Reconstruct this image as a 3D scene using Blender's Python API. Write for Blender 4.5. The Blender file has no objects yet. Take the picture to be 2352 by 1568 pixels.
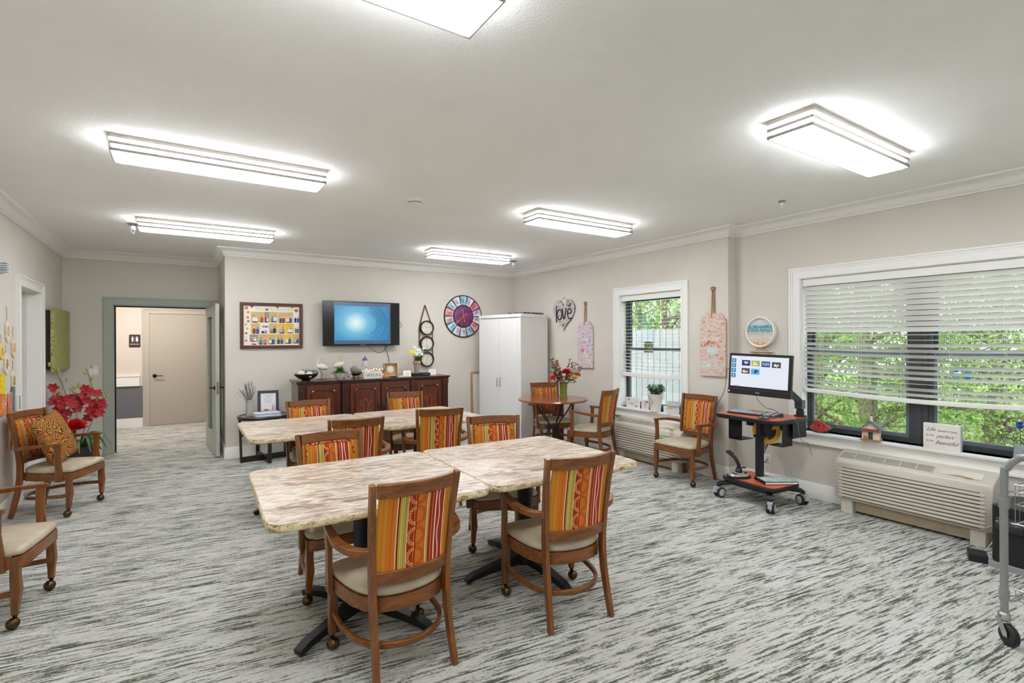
import bpy, bmesh, math, random
from mathutils import Vector, Matrix, Euler
C = bpy.context.scene.collection
PI = math.pi
R = math.radians
rnd = random.Random(7)
# ------------------------------------------------------------------ materials
def lin(c):
    return tuple(((v/255)/12.92 if v/255 <= .04045 else ((v/255+.055)/1.055)**2.4) for v in c[:3]) + (1.0,)
class NT:
    def __init__(s, m):
        s.m = m; s.t = m.node_tree; s.b = s.t.nodes['Principled BSDF']; s.o = s.t.nodes['Material Output']
    def n(s, typ, **kw):
        nd = s.t.nodes.new(typ)
        for k, v in kw.items():
            if k in nd.inputs: nd.inputs[k].default_value = v
            else: setattr(nd, k, v)
        return nd
    def l(s, a, b): s.t.links.new(a, b)
    def math(s, op, a, b=None, c=None):
        nd = s.t.nodes.new('ShaderNodeMath'); nd.operation = op
        for i, v in enumerate((a, b, c)):
            if v is None: continue
            if isinstance(v, (int, float)): nd.inputs[i].default_value = v
            else: s.l(v, nd.inputs[i])
        return nd.outputs[0]
    def mix(s, f, a, b, blend='MIX'):
        nd = s.t.nodes.new('ShaderNodeMix'); nd.data_type = 'RGBA'; nd.blend_type = blend
        for sock, v in ((nd.inputs[0], f), (nd.inputs[6], a), (nd.inputs[7], b)):
            if isinstance(v, (int, float, tuple)): sock.default_value = v
            else: s.l(v, sock)
        return nd.outputs[2]
    def ramp(s, f, stops, interp='LINEAR'):
        nd = s.t.nodes.new('ShaderNodeValToRGB'); cr = nd.color_ramp; cr.interpolation = interp
        while len(cr.elements) < len(stops): cr.elements.new(.5)
        for e, (p, c) in zip(cr.elements, stops):
            e.position = p; e.color = c if len(c) == 4 else lin(c)
        s.l(f, nd.inputs[0]); return nd.outputs[0]
    def coord(s, kind='Object', scale=(1, 1, 1), rot=(0, 0, 0)):
        tc = s.t.nodes.new('ShaderNodeTexCoord'); src = tc.outputs[kind]
        if any(rot):
            m0 = s.t.nodes.new('ShaderNodeMapping'); m0.inputs['Rotation'].default_value = rot; s.l(src, m0.inputs[0]); src = m0.outputs[0]
        mp = s.t.nodes.new('ShaderNodeMapping'); mp.inputs['Scale'].default_value = scale
        s.l(src, mp.inputs[0]); return mp.outputs[0]
    def noise(s, v, scale, detail=4, rough=.5, dist=0):
        nd = s.n('ShaderNodeTexNoise'); nd.inputs['Scale'].default_value = scale
        nd.inputs['Detail'].default_value = detail; nd.inputs['Roughness'].default_value = rough
        nd.inputs['Distortion'].default_value = dist
        s.l(v, nd.inputs['Vector']); return nd.outputs[0]
    def bump(s, h, strength=.3, dist=.002):
        nd = s.n('ShaderNodeBump'); nd.inputs['Strength'].default_value = strength; nd.inputs['Distance'].default_value = dist
        s.l(h, nd.inputs['Height']); s.l(nd.outputs[0], s.b.inputs['Normal'])
    def col(s, c): s.l(c, s.b.inputs['Base Color'])
MATS = {}
def M(name, c=(200, 200, 200), rough=.5, metal=0, spec=.5, vary=.06, nscale=30, bump=0, bscale=200, emit=None, es=0, coat=0, trans=0):
    if name in MATS: return MATS[name]
    m = bpy.data.materials.new(name); m.use_nodes = True; t = NT(m); b = t.b
    b.inputs['Base Color'].default_value = lin(c); b.inputs['Roughness'].default_value = rough
    b.inputs['Metallic'].default_value = metal; b.inputs['Specular IOR Level'].default_value = spec
    b.inputs['Coat Weight'].default_value = coat
    if trans: b.inputs['Transmission Weight'].default_value = trans
    v = t.coord()
    if vary:
        f = t.noise(v, nscale, 3)
        lo = tuple(max(0, x*(1-vary)) for x in lin(c)[:3])+(1,); hi = tuple(min(1, x*(1+vary)) for x in lin(c)[:3])+(1,)
        t.col(t.ramp(f, [(.3, lo), (.7, hi)]))
    if bump: t.bump(t.noise(v, bscale, 4), bump, .002)
    if emit:
        b.inputs['Emission Color'].default_value = lin(emit); b.inputs['Emission Strength'].default_value = es
    MATS[name] = m; return m
def newmat(name, rough=.5, spec=.5):
    m = bpy.data.materials.new(name); m.use_nodes = True; t = NT(m)
    t.b.inputs['Roughness'].default_value = rough; t.b.inputs['Specular IOR Level'].default_value = spec
    MATS[name] = m; return m, t
def wood(name, c1, c2, c3, rough=.35, axis=2, scale=1., coat=.15):
    m, t = newmat(name, rough); t.b.inputs['Coat Weight'].default_value = coat; t.b.inputs['Coat Roughness'].default_value = .25
    sc = [14*scale]*3; sc[axis] = 1.6*scale
    v = t.coord(scale=tuple(sc)); a = t.noise(v, 2.2, 5, .6, 1.2)
    sc2 = [90*scale]*3; sc2[axis] = 3.5*scale
    g = t.noise(t.coord(scale=tuple(sc2)), 1.5, 4, .6)
    base = t.ramp(a, [(.3, c1), (.52, c2), (.72, c3)])
    t.col(t.mix(t.math('MULTIPLY', t.math('SUBTRACT', 1., g), .55), base, lin([x*.45 for x in c1])))
    t.bump(g, .08, .001); return m
def stripes_from(t, u, stops):
    return t.ramp(u, stops, 'CONSTANT')
def make_materials():
    # painted drywall
    for nm, c in (('wall_paint', (212, 206, 197)), ('hall_paint', (212, 202, 192))):
        m, t = newmat(nm, .85, .25); v = t.coord()
        t.col(t.ramp(t.noise(v, 1.5, 3), [(.3, [x*.985 for x in c]), (.7, [min(255, x*1.012) for x in c])]))
        t.bump(t.noise(v, 190, 3, .6), .25, .0015)
    m, t = newmat('ceiling_paint', .9, .2); v = t.coord(); c = (245, 245, 243)
    t.col(t.ramp(t.noise(v, 2, 2), [(.3, (243, 243, 241)), (.7, (247, 247, 245))]))
    n1 = t.noise(v, 75, 4, .62); t.bump(t.ramp(n1, [(.42, (0, 0, 0)), (.60, (255, 255, 255))]), .28, .003)
    # carpet: streaks of pale grey, beige and dark olive
    m, t = newmat('carpet', .97, .05)
    rot = (0, 0, R(7.2))
    va = t.coord('Object', (3.2, 34, 1), rot); vb = t.coord('Object', (7, 95, 1), rot); vc = t.coord('Object', (.9, 5, 1), rot); v4 = t.coord('Object', (1, 1, 1), rot)
    # stair-stepped loops: snap the coordinates to the tuft grid
    sn = t.n('ShaderNodeVectorMath'); sn.operation = 'SNAP'; sn.inputs[1].default_value = (.008, .004, 1.); t.l(v4, sn.inputs[0])
    def st(sc):
        mp = t.n('ShaderNodeMapping'); mp.inputs['Scale'].default_value = sc; t.l(sn.outputs[0], mp.inputs[0]); return mp.outputs[0]
    a = t.noise(st((3.4, 52, 1)), 1.2, 3, .6, .15); b2 = t.noise(st((11, 170, 1)), 1.0, 2, .6, 0); c3 = t.noise(st((1.3, 8, 1)), 1.2, 3, .55, .3)
    f = t.noise(v4, 210, 3, .75); g = t.noise(st((70, 70, 1)), 1.0, 2, .7)
    k = t.math('ADD', a, t.math('MULTIPLY', t.math('SUBTRACT', b2, .5), .40))
    k = t.math('ADD', k, t.math('MULTIPLY', t.math('SUBTRACT', c3, .5), .30)); k = t.math('ADD', k, t.math('MULTIPLY', t.math('SUBTRACT', g, .5), .30))
    base = t.ramp(k, [(.345, (82, 87, 79)), (.395, (102, 107, 98)), (.425, (142, 144, 137)), (.47, (180, 180, 175)), (.52, (206, 206, 203)), (.62, (214, 214, 211)), (.68, (192, 194, 190))])
    warm = t.noise(t.coord('Object', (1.0, 6, 1), rot), 1.1, 4, .6, .6)
    tint = t.ramp(warm, [(.38, (255, 255, 255)), (.56, (247, 245, 240)), (.70, (240, 245, 243))])
    fin = t.mix(1.0, base, tint, 'MULTIPLY')
    t.col(t.mix(t.math('MULTIPLY', t.math('SUBTRACT', 1., f), .24), fin, lin((110, 107, 100))))
    t.bump(t.math('ADD', t.math('MULTIPLY', f, .7), t.math('MULTIPLY', a, .5)), .6, .004)
    # laminate table top
    m, t = newmat('laminate_top', .28, .5)
    v = t.coord('Object', (2.2, 7, 5), (0, 0, R(8)))
    a = t.noise(v, 2.0, 7, .65, 1.6); b2 = t.noise(t.coord('Object', (8, 22, 10), (0, 0, R(8))), 2.2, 5, .7, 1.)
    c3 = t.noise(t.coord(), 1.9, 3, .5, .6)
    k = t.math('ADD', t.math('MULTIPLY', a, .62), t.math('MULTIPLY', b2, .38)); k = t.math('ADD', k, t.math('MULTIPLY', t.math('SUBTRACT', c3, .5), .16))
    t.col(t.ramp(k, [(.34, (112, 94, 86)), (.42, (150, 128, 114)), (.47, (190, 170, 152)), (.53, (214, 200, 182)), (.61, (228, 218, 203)), (.7, (233, 226, 214))]))
    m, t = newmat('laminate_edge', .35, .5)
    k = t.noise(t.coord('Object', (1, 1, 2)), 34, 5, .72, .6); k2 = t.noise(t.coord(), 7, 2)
    kk = t.math('ADD', t.math('MULTIPLY', k, .75), t.math('MULTIPLY', k2, .25))
    t.col(t.ramp(kk, [(.36, (104, 82, 52)), (.43, (160, 136, 96)), (.50, (206, 190, 152)), (.62, (226, 214, 184))]))
    # woods
    wood('chair_wood', (100, 56, 20), (138, 80, 30), (168, 102, 44))
    wood('chair_wood_cross', (100, 56, 20), (138, 80, 30), (168, 102, 44), axis=0)
    wood('dark_wood', (52, 24, 15), (72, 34, 20), (92, 45, 26), axis=2)
    wood('dark_wood_cross', (58, 27, 17), (80, 38, 22), (100, 50, 30), rough=.25, axis=0)
    wood('door_wood', (84, 36, 18), (108, 48, 22), (128, 62, 30), rough=.3, axis=2)
    wood('espresso', (36, 20, 15), (46, 27, 20), (56, 33, 25), rough=.35, axis=0)
    wood('cherry_top', (140, 66, 32), (160, 80, 42), (172, 92, 50), rough=.14, axis=0, coat=.4)
    wood('frame_wood', (78, 40, 25), (96, 52, 32), (110, 62, 40), axis=0)
    wood('side_reflection_wood', (128, 115, 98), (140, 127, 110), (152, 140, 122), axis=2)  # grey-beige stands for the wall reflected in the glossy sideboard end
    wood('oak', (190, 140, 82), (206, 160, 100), (218, 174, 116), axis=2)
    # vinyl seat
    m, t = newmat('seat_vinyl', .38, .5); v = t.coord()
    t.col(t.ramp(t.noise(v, 7, 5, .6, .5), [(.3, (168, 154, 130)), (.5, (182, 169, 146)), (.72, (194, 182, 160))])); t.bump(t.noise(v, 260, 2), .12, .001)
    # striped chair fabric, uses UV: u left to right, v up, same unit
    m, t = newmat('stripe_fabric', .8, .2)
    tc = t.n('ShaderNodeTexCoord'); sp = t.n('ShaderNodeSeparateXYZ'); t.l(tc.outputs['UV'], sp.inputs[0]); u, w = sp.outputs[0], sp.outputs[1]
    MU, OR, RD, DR, GR, GL, WH, TN, MR = (198, 138, 42), (204, 114, 36), (164, 44, 20), (112, 28, 16), (180, 154, 58), (208, 188, 108), (238, 218, 186), (218, 150, 92), (164, 52, 48)
    st = [(0, MU), (.055, OR), (.075, MU), (.11, OR), (.165, DR), (.17, OR), (.222, WH), (.232, DR), (.252, GR), (.275, GL), (.29, GR), (.302, GL), (.315, (92, 88, 40)), (.32, GR), (.352, WH), (.362, RD), (.445, OR), (.455, RD), (.48, OR)]
    st2 = [(0, OR), (.605, DR), (.612, WH), (.625, TN), (.645, MU), (.66, DR), (.67, RD), (.70, WH), (.706, RD), (.745, WH), (.765, RD), (.79, MR), (.845, RD), (.885, WH), (.897, MU), (.935, OR), (.95, DR), (.957, MU)]
    ca = t.ramp(u, st, 'CONSTANT'); cb = t.ramp(u, st2, 'CONSTANT')
    base = t.mix(t.math('GREATER_THAN', u, .55), ca, cb)
    wav = t.math('ADD', .815, t.math('MULTIPLY', t.math('SINE', t.math('MULTIPLY', w, 13.)), .012))
    isw = t.math('LESS_THAN', t.math('ABSOLUTE', t.math('SUBTRACT', u, wav)), .007)
    base = t.mix(isw, base, lin(WH))
    vm = t.math('SUBTRACT', t.math('FLOORED_MODULO', w, .27), .135)
    dx = t.math('SUBTRACT', u, .485)
    rr = t.math('SQRT', t.math('ADD', t.math('MULTIPLY', dx, dx), t.math('MULTIPLY', vm, vm)))
    ang = t.math('DIVIDE', t.math('ARCTAN2', vm, dx), 2*PI)
    tot = None
    for r0, cnt in ((.096, 22), (.120, 26)):
        fr = t.math('MULTIPLY', t.math('SUBTRACT', t.math('FRACT', t.math('MULTIPLY', t.math('ADD', ang, 1.), float(cnt))), .5), 2*PI*r0/cnt)
        dr = t.math('SUBTRACT', rr, r0)
        d = t.math('SQRT', t.math('ADD', t.math('MULTIPLY', fr, fr), t.math('MULTIPLY', dr, dr)))
        k = t.math('LESS_THAN', d, .0090); tot = k if tot is None else t.math('MAXIMUM', tot, k)
    dotc = t.mix(t.math('GREATER_THAN', u, .47), lin((232, 196, 120)), lin(RD))
    base = t.mix(tot, base, dotc)
    wv = t.noise(t.coord('Object'), 260, 2); t.col(t.mix(t.math('MULTIPLY', wv, .12), base, lin((120, 70, 30)))); t.bump(wv, .15, .001)
    m, t = newmat('piping_fabric', .8, .2); k = t.noise(t.coord(), 38, 1, .3)
    t.col(t.ramp(k, [(.0, RD), (.46, WH), (.49, MU), (.53, RD), (.60, (236, 190, 150)), (.64, OR)], 'CONSTANT'))
    # paisley pillow
    m, t = newmat('pillow_fabric', .85, .2)
    v = t.n('ShaderNodeTexVoronoi'); v.inputs['Scale'].default_value = 11; t.l(t.coord(), v.inputs['Vector'])
    k = t.math('FRACT', t.math('ADD', t.math('MULTIPLY', v.outputs[0], 4.2), t.math('MULTIPLY', t.noise(t.coord(), 9, 3, .6, 1.), 2.2)))
    t.col(t.ramp(k, [(0, (84, 48, 26)), (.22, (188, 150, 62)), (.36, (206, 106, 44)), (.46, (96, 56, 30)), (.58, (176, 60, 32)), (.70, (214, 184, 110)), (.80, (110, 96, 42)), (.9, (84, 48, 26))], 'CONSTANT'))
    # green tapestry-like painting
    m, t = newmat('green_canvas', .8, .2)
    vv = t.coord('Object', (6, 14, 7)); k = t.noise(vv, 2.4, 6, .7, 2.5)
    t.col(t.ramp(k, [(.32, (92, 104, 66)), (.42, (132, 146, 92)), (.50, (170, 172, 110)), (.56, (196, 186, 120)), (.62, (168, 140, 74)), (.7, (126, 140, 86))]))
    # whitewashed planks
    for nm, cs in (('pink_planks', ((178, 140, 126), (208, 180, 166), (222, 204, 192), (196, 160, 146))), ('lilac_planks', ((160, 132, 150), (198, 182, 194), (216, 206, 212), (176, 146, 158))), ('heart_planks', ((120, 112, 112), (176, 170, 172), (214, 206, 204), (190, 120, 120)))):
        m, t = newmat(nm, .8, .2)
        # wall objects lie in the YZ plane
        k = t.noise(t.coord('Object', (10, 26, 5)), 1.5, 5, .65, .6)
        t.col(t.ramp(k, [(.34, cs[0]), (.46, cs[1]), (.56, cs[2]), (.68, cs[3])]))
    # glass with no caustics
    for nm, tint, fac in (('window_glass', (1, 1, 1, 1), .06), ('clear_glass', (.93, .96, .95, 1), .16), ('screen_glass', (1, 1, 1, 1), .05)):
        m = bpy.data.materials.new(nm); m.use_nodes = True; t = m.node_tree; t.nodes.clear()
        o = t.nodes.new('ShaderNodeOutputMaterial'); tr = t.nodes.new('ShaderNodeBsdfTransparent'); gl = t.nodes.new('ShaderNodeBsdfGlossy'); mx = t.nodes.new('ShaderNodeMixShader')
        tr.inputs[0].default_value = tint; gl.inputs['Roughness'].default_value = .02; mx.inputs[0].default_value = fac
        lw = t.nodes.new('ShaderNodeLayerWeight'); lw.inputs[0].default_value = .25; mu = t.nodes.new('ShaderNodeMath'); mu.operation = 'MULTIPLY_ADD'
        mu.inputs[1].default_value = .5; mu.inputs[2].default_value = fac; t.links.new(lw.outputs[1], mu.inputs[0]); t.links.new(mu.outputs[0], mx.inputs[0])
        t.links.new(tr.outputs[0], mx.inputs[1]); t.links.new(gl.outputs[0], mx.inputs[2]); t.links.new(mx.outputs[0], o.inputs[0]); MATS[nm] = m
    # leaves
    for nm, c in (('tree_leaf', (112, 142, 72)), ('tree_leaf_light', (156, 180, 104)), ('tree_leaf_dark', (72, 104, 58))):
        m, t = newmat(nm, .6, .3); oi = t.noise(t.coord(), 3.5, 2)
        t.col(t.ramp(oi, [(.3, [x*.72 for x in c]), (.7, [min(255, x*1.15) for x in c])]))
        tl = t.n('ShaderNodeBsdfTranslucent'); tl.inputs[0].default_value = lin([min(255, x*1.25) for x in c]); mx = t.n('ShaderNodeMixShader'); mx.inputs[0].default_value = .45
        t.l(t.b.outputs[0], mx.inputs[1]); t.l(tl.outputs[0], mx.inputs[2]); t.l(mx.outputs[0], t.o.inputs[0])
    m, t = newmat('bark', .9, .1); k = t.noise(t.coord('Object', (14, 14, 3)), 2, 5, .7); t.col(t.ramp(k, [(.3, (84, 76, 62)), (.7, (138, 128, 110))])); t.bump(k, .6, .02)
    m, t = newmat('outdoor_grass', .9, .1); k = t.noise(t.coord(), 2.5, 6, .7); t.col(t.ramp(k, [(.3, (84, 104, 52)), (.5, (126, 142, 78)), (.7, (160, 156, 116))]))
make_materials()
WP = MATS['wall_paint']
TRIM = M('white_trim', (236, 235, 231), .45, vary=.01)
SAGE = M('sage_paint', (168, 174, 164), .5, vary=.02)
GREIGE = M('greige_door', (176, 168, 156), .5, vary=.015)
BLACK = M('black_plastic', (22, 22, 24), .42, vary=.1)
BLACKM = M('black_metal', (26, 26, 28), .45, metal=.2, vary=.1)
METAL = M('brushed_metal', (168, 166, 160), .3, metal=1, vary=.05)
CHROME = M('chrome', (210, 210, 210), .12, metal=1, vary=0)
BRONZE = M('antique_bronze', (94, 76, 52), .3, metal=1, vary=.25, nscale=60)
WHITEP = M('white_plastic', (230, 229, 225), .4, vary=.01)
# ------------------------------------------------------------------ mesh helpers
def T(v, m): return m @ Vector(v) if m is not None else Vector(v)
def bx(bm, x0, x1, y0, y1, z0, z1, m=None):
    vs = [bm.verts.new(T(p, m)) for p in ((x0, y0, z0), (x1, y0, z0), (x1, y1, z0), (x0, y1, z0), (x0, y0, z1), (x1, y0, z1), (x1, y1, z1), (x0, y1, z1))]
    fs = [bm.faces.new([vs[i] for i in f]) for f in ((3, 2, 1, 0), (4, 5, 6, 7), (0, 1, 5, 4), (1, 2, 6, 5), (2, 3, 7, 6), (3, 0, 4, 7))]
    return fs
def cb(bm, c, s, m=None):
    return bx(bm, c[0]-s[0]/2, c[0]+s[0]/2, c[1]-s[1]/2, c[1]+s[1]/2, c[2]-s[2]/2, c[2]+s[2]/2, m)
def prism(bm, poly, a0, a1, axis='z', m=None):
    def P(p, a):
        return {'z': (p[0], p[1], a), 'x': (a, p[0], p[1]), 'y': (p[0], a, p[1])}[axis]
    lo = [bm.verts.new(T(P(p, a0), m)) for p in poly]; hi = [bm.verts.new(T(P(p, a1), m)) for p in poly]
    n = len(poly); fs = []
    fs.append(bm.faces.new(lo[::-1])); fs.append(bm.faces.new(hi))
    for i in range(n): fs.append(bm.faces.new((lo[i], lo[(i+1) % n], hi[(i+1) % n], hi[i])))
    return fs
def ringv(bm, c, t, n1, r, seg, rx=None, ph=0):
    t = t.normalized(); a = n1 - t*n1.dot(t)
    if a.length < 1e-6: a = Vector((1, 0, 0)) if abs(t.x) < .9 else Vector((0, 1, 0)); a = a - t*a.dot(t)
    a.normalize(); b = t.cross(a)
    return [bm.verts.new(c + a*(math.cos(2*PI*i/seg+ph)*(r if rx is None else rx)) + b*(math.sin(2*PI*i/seg+ph)*r)) for i in range(seg)], a
def tube(bm, pts, r, seg=8, closed=False, m=None, caps=True):
    pts = [T(p, m) for p in pts]; n = len(pts); rs = r if isinstance(r, (list, tuple)) else [r]*n
    rings = []; a = Vector((0, 0, 1))
    t0 = pts[1]-pts[0]
    if abs(t0.normalized().z) > .9: a = Vector((1, 0, 0))
    for i, p in enumerate(pts):
        if closed: t = pts[(i+1) % n]-pts[i-1]
        else: t = pts[min(i+1, n-1)]-pts[max(i-1, 0)]
        rg, a = ringv(bm, p, t, a, rs[i], seg); rings.append(rg)
    for i in range(n if closed else n-1):
        A, B = rings[i], rings[(i+1) % n]
        for j in range(seg): bm.faces.new((A[j], A[(j+1) % seg], B[(j+1) % seg], B[j]))
    if caps and not closed:
        bm.faces.new(rings[0][::-1]); bm.faces.new(rings[-1])
def beam(bm, pts, w, h, m=None, up=(0, 0, 1), closed=False):
    """rectangular bar along pts: h along up, w across; w,h may be lists"""
    pts = [T(p, m) for p in pts]; n = len(pts); upv = Vector(up)
    if m is not None: upv = (m.to_3x3() @ upv).normalized()
    ws = w if isinstance(w, (list, tuple)) else [w]*n; hs = h if isinstance(h, (list, tuple)) else [h]*n
    rings = []
    for i, p in enumerate(pts):
        if closed: t = (pts[(i+1) % n]-pts[i-1]).normalized()
        else: t = (pts[min(i+1, n-1)]-pts[max(i-1, 0)]).normalized()
        s = t.cross(upv)
        if s.length < 1e-5: s = Vector((1, 0, 0))
        s.normalize(); u = s.cross(t).normalized()
        rings.append([bm.verts.new(p+s*(ws[i]/2*a)+u*(hs[i]/2*b)) for a, b in ((-1, -1), (1, -1), (1, 1), (-1, 1))])
    for i in range(n if closed else n-1):
        A, B = rings[i], rings[(i+1) % n]
        for j in range(4): bm.faces.new((A[j], A[(j+1) % 4], B[(j+1) % 4], B[j]))
    if not closed: bm.faces.new(rings[0][::-1]); bm.faces.new(rings[-1])
def lathe(bm, prof, c=(0, 0, 0), seg=24, m=None, sx=1, sy=1, axis='z', cap=True):
    rings = []
    def P(r, a, z):
        x, y = r*math.cos(a)*sx, r*math.sin(a)*sy
        q = {'z': (x, y, z), 'y': (x, z, y), 'x': (z, x, y)}[axis]
        return (q[0]+c[0], q[1]+c[1], q[2]+c[2])
    for r, z in prof:
        if r < 1e-6: rings.append([bm.verts.new(T(P(0, 0, z), m))])
        else: rings.append([bm.verts.new(T(P(r, 2*PI*i/seg, z), m)) for i in range(seg)])
    for A, B in zip(rings, rings[1:]):
        if len(A) == 1 and len(B) == 1: continue
        for j in range(seg):
            k = (j+1) % seg
            if len(A) == 1: bm.faces.new((A[0], B[j], B[k]))
            elif len(B) == 1: bm.faces.new((A[j], A[k], B[0]))
            else: bm.faces.new((A[j], A[k], B[k], B[j]))
    if cap and len(rings[0]) > 1 and len(rings[-1]) > 1 and prof[0] != prof[-1]:
        bm.faces.new(rings[0][::-1]); bm.faces.new(rings[-1])
def ball(bm, c, r, seg=12, sz=1, m=None, sx=1, sy=1):
    n = max(5, seg//2)
    lathe(bm, [(r*math.sin(PI*i/n), -r*math.cos(PI*i/n)*sz) for i in range(n+1)], c, seg, m, sx, sy)
def rrect(x0, x1, y0, y1, r, n=6):
    out = []
    for cx, cy, a0 in ((x1-r, y0+r, -90), (x1-r, y1-r, 0), (x0+r, y1-r, 90), (x0+r, y0+r, 180)):
        for i in range(n+1):
            a = R(a0+90*i/n); out.append((cx+r*math.cos(a), cy+r*math.sin(a)))
    return out
def leafquad(bm, c, d, up, L, W, bend=.2):
    d = Vector(d).normalized(); s = d.cross(Vector(up))
    if s.length < 1e-4: s = Vector((1, 0, 0))
    s.normalize(); n = s.cross(d); c = Vector(c)
    v = [bm.verts.new(c), bm.verts.new(c+d*L*.45+s*W/2+n*L*bend*.3), bm.verts.new(c+d*L-n*L*bend), bm.verts.new(c+d*L*.45-s*W/2+n*L*bend*.3)]
    bm.faces.new(v)
# ------------------------------------------------------------------ scene graph helpers
def tag(o, label=None, cat=None, group=None, kind=None):
    if label: o['label'] = label
    if cat: o['category'] = cat
    if group: o['group'] = group
    if kind: o['kind'] = kind
    return o
def thing(name, label, cat, loc=(0, 0, 0), rz=0, group=None):
    o = bpy.data.objects.new(name, None); C.objects.link(o); o.empty_display_size = .1
    o.location = loc; o.rotation_euler = (0, 0, rz); tag(o, label, cat, group); return o
def obj(name, bm, mat, parent=None, bevel=0, smooth=True, loc=None, rot=None, label=None, sub=0, angle=38, segs=2):
    bmesh.ops.recalc_face_normals(bm, faces=bm.faces)
    if smooth and not bevel:
        for e in bm.edges:
            if len(e.link_faces) == 2:
                try: e.smooth = e.calc_face_angle() < R(angle)
                except ValueError: pass
    for f in bm.faces: f.smooth = smooth
    me = bpy.data.meshes.new(name); bm.to_mesh(me); bm.free()
    for mm in (mat if isinstance(mat, (list, tuple)) else [mat]): me.materials.append(mm)
    o = bpy.data.objects.new(name, me); C.objects.link(o)
    if parent is not None: o.parent = parent
    if loc is not None: o.location = loc
    if rot is not None: o.rotation_euler = rot
    if bevel:
        b = o.modifiers.new('bevel', 'BEVEL'); b.width = bevel; b.segments = segs; b.limit_method = 'ANGLE'; b.angle_limit = R(32); b.harden_normals = True
    if sub:
        s = o.modifiers.new('sub', 'SUBSURF'); s.levels = sub; s.render_levels = sub
    if label: o['label'] = label
    return o
def struct(name, bm, mat, parent=None, **kw):
    o = obj(name, bm, mat, parent, **kw)
    if parent is None: o['kind'] = 'structure'
    return o
def BM(): return bmesh.new()
def copy_tree(o, parent=None):
    c = o.copy(); C.objects.link(c)
    if parent is not None: c.parent = parent
    for ch in list(o.children): copy_tree(ch, c)
    return c
def text(name, s, size, mat, parent, m, ext=.001, shear=0, align='CENTER', bold=0, space=1):
    cu = bpy.data.curves.new(name, 'FONT'); cu.body = s; cu.size = size; cu.extrude = ext; cu.shear = shear
    cu.align_x = align; cu.align_y = 'CENTER'; cu.offset = bold; cu.space_character = space
    cu.materials.append(mat); tmp = bpy.data.objects.new(name, cu); C.objects.link(tmp); dg = bpy.context.evaluated_depsgraph_get()
    me = bpy.data.meshes.new_from_object(tmp.evaluated_get(dg)); me.name = name; C.objects.unlink(tmp); bpy.data.objects.remove(tmp); bpy.data.curves.remove(cu)
    if not me.materials: me.materials.append(mat)
    o = bpy.data.objects.new(name, me); C.objects.link(o)
    if parent is not None: o.parent = parent
    o.matrix_local = m; return o
def frame_mx(origin, xdir, ydir):
    x = Vector(xdir).normalized(); y = Vector(ydir).normalized(); z = x.cross(y)
    m = Matrix.Identity(4)
    for i in range(3): m[i][0] = x[i]; m[i][1] = y[i]; m[i][2] = z[i]; m[i][3] = origin[i]
    return m
def arcpts(c, r, a0, a1, n, z=None, plane='xy'):
    out = []
    for i in range(n+1):
        a = R(a0+(a1-a0)*i/n); u, v = c[0]+r*math.cos(a), c[1]+r*math.sin(a)
        out.append({'xy': (u, v, z), 'xz': (u, z, v), 'yz': (z, u, v)}[plane])
    return out
def bez(p0, p1, p2, p3, n=12):
    out = []
    for i in range(n+1):
        t = i/n; a, b, c, d = (1-t)**3, 3*t*(1-t)**2, 3*t*t*(1-t), t**3
        out.append(tuple(a*p0[k]+b*p1[k]+c*p2[k]+d*p3[k] for k in range(3)))
    return out
def cr(pts, n=6):
    """Catmull-Rom through points"""
    P = [Vector(p) for p in pts]; P = [P[0]*2-P[1]]+P+[P[-1]*2-P[-2]]; out = []
    for i in range(1, len(P)-2):
        for k in range(n):
            t = k/n; a, b, c, d = P[i-1], P[i], P[i+1], P[i+2]
            out.append(tuple(.5*((2*b)+(c-a)*t+(2*a-5*b+4*c-d)*t*t+(3*b-a-3*c+d)*t**3)))
    out.append(tuple(P[-2])); return out
# ------------------------------------------------------------------ room
ES, ESS = 14.0, 11.5
ZC, XL, YL, XJ, YB, XR1, XR2, YJ, YN = 2.74, -1.28, 8.81, .50, 7.58, 4.965, 5.103, 3.345, -2.6
bm = BM(); bx(bm, -5, 5.4, YN-.2, 12.2, -.12, 0); struct('floor', bm, MATS['carpet'])
bm = BM(); bx(bm, XL-.3, XR2+.3, YN-.2, YL+.14, ZC, ZC+.12); struct('ceiling', bm, MATS['ceiling_paint'])
def wall(name, axis, a0, a1, u0, u1, z0, z1, holes=(), mat=WP):
    """slab between a0..a1 on its thin axis, u0..u1 along; holes = (ua, ub, za, zb)"""
    bm = BM(); us = sorted({u0, u1, *[h[0] for h in holes], *[h[1] for h in holes]}); zs = sorted({z0, z1, *[h[2] for h in holes], *[h[3] for h in holes]})
    for i in range(len(us)-1):
        for j in range(len(zs)-1):
            um, zm = (us[i]+us[i+1])/2, (zs[j]+zs[j+1])/2
            if any(h[0] < um < h[1] and h[2] < zm < h[3] for h in holes): continue
            if axis == 'x': bx(bm, a0, a1, us[i], us[i+1], zs[j], zs[j+1])
            else: bx(bm, us[i], us[i+1], a0, a1, zs[j], zs[j+1])
    bmesh.ops.remove_doubles(bm, verts=bm.verts, dist=1e-5)
    # drop interior faces shared by two cells
    seen = {}
    for f in list(bm.faces):
        k = tuple(sorted(v.index for v in f.verts)); seen.setdefault(k, []).append(f)
    bm.verts.index_update(); seen = {}
    for f in list(bm.faces): seen.setdefault(tuple(sorted(v.index for v in f.verts)), []).append(f)
    dele = [f for fs in seen.values() if len(fs) > 1 for f in fs]
    if dele: bmesh.ops.delete(bm, geom=dele, context='FACES')
    return struct(name, bm, mat, smooth=False)
W1 = (3.955, 4.96, .64, 2.115); W2 = (.68, 2.65, .64, 2.115)
wall('wall_left', 'x', XL-.14, XL, YN, YL+.12, 0, ZC, [(6.665, 7.525, 0, 2.07)])
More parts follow.
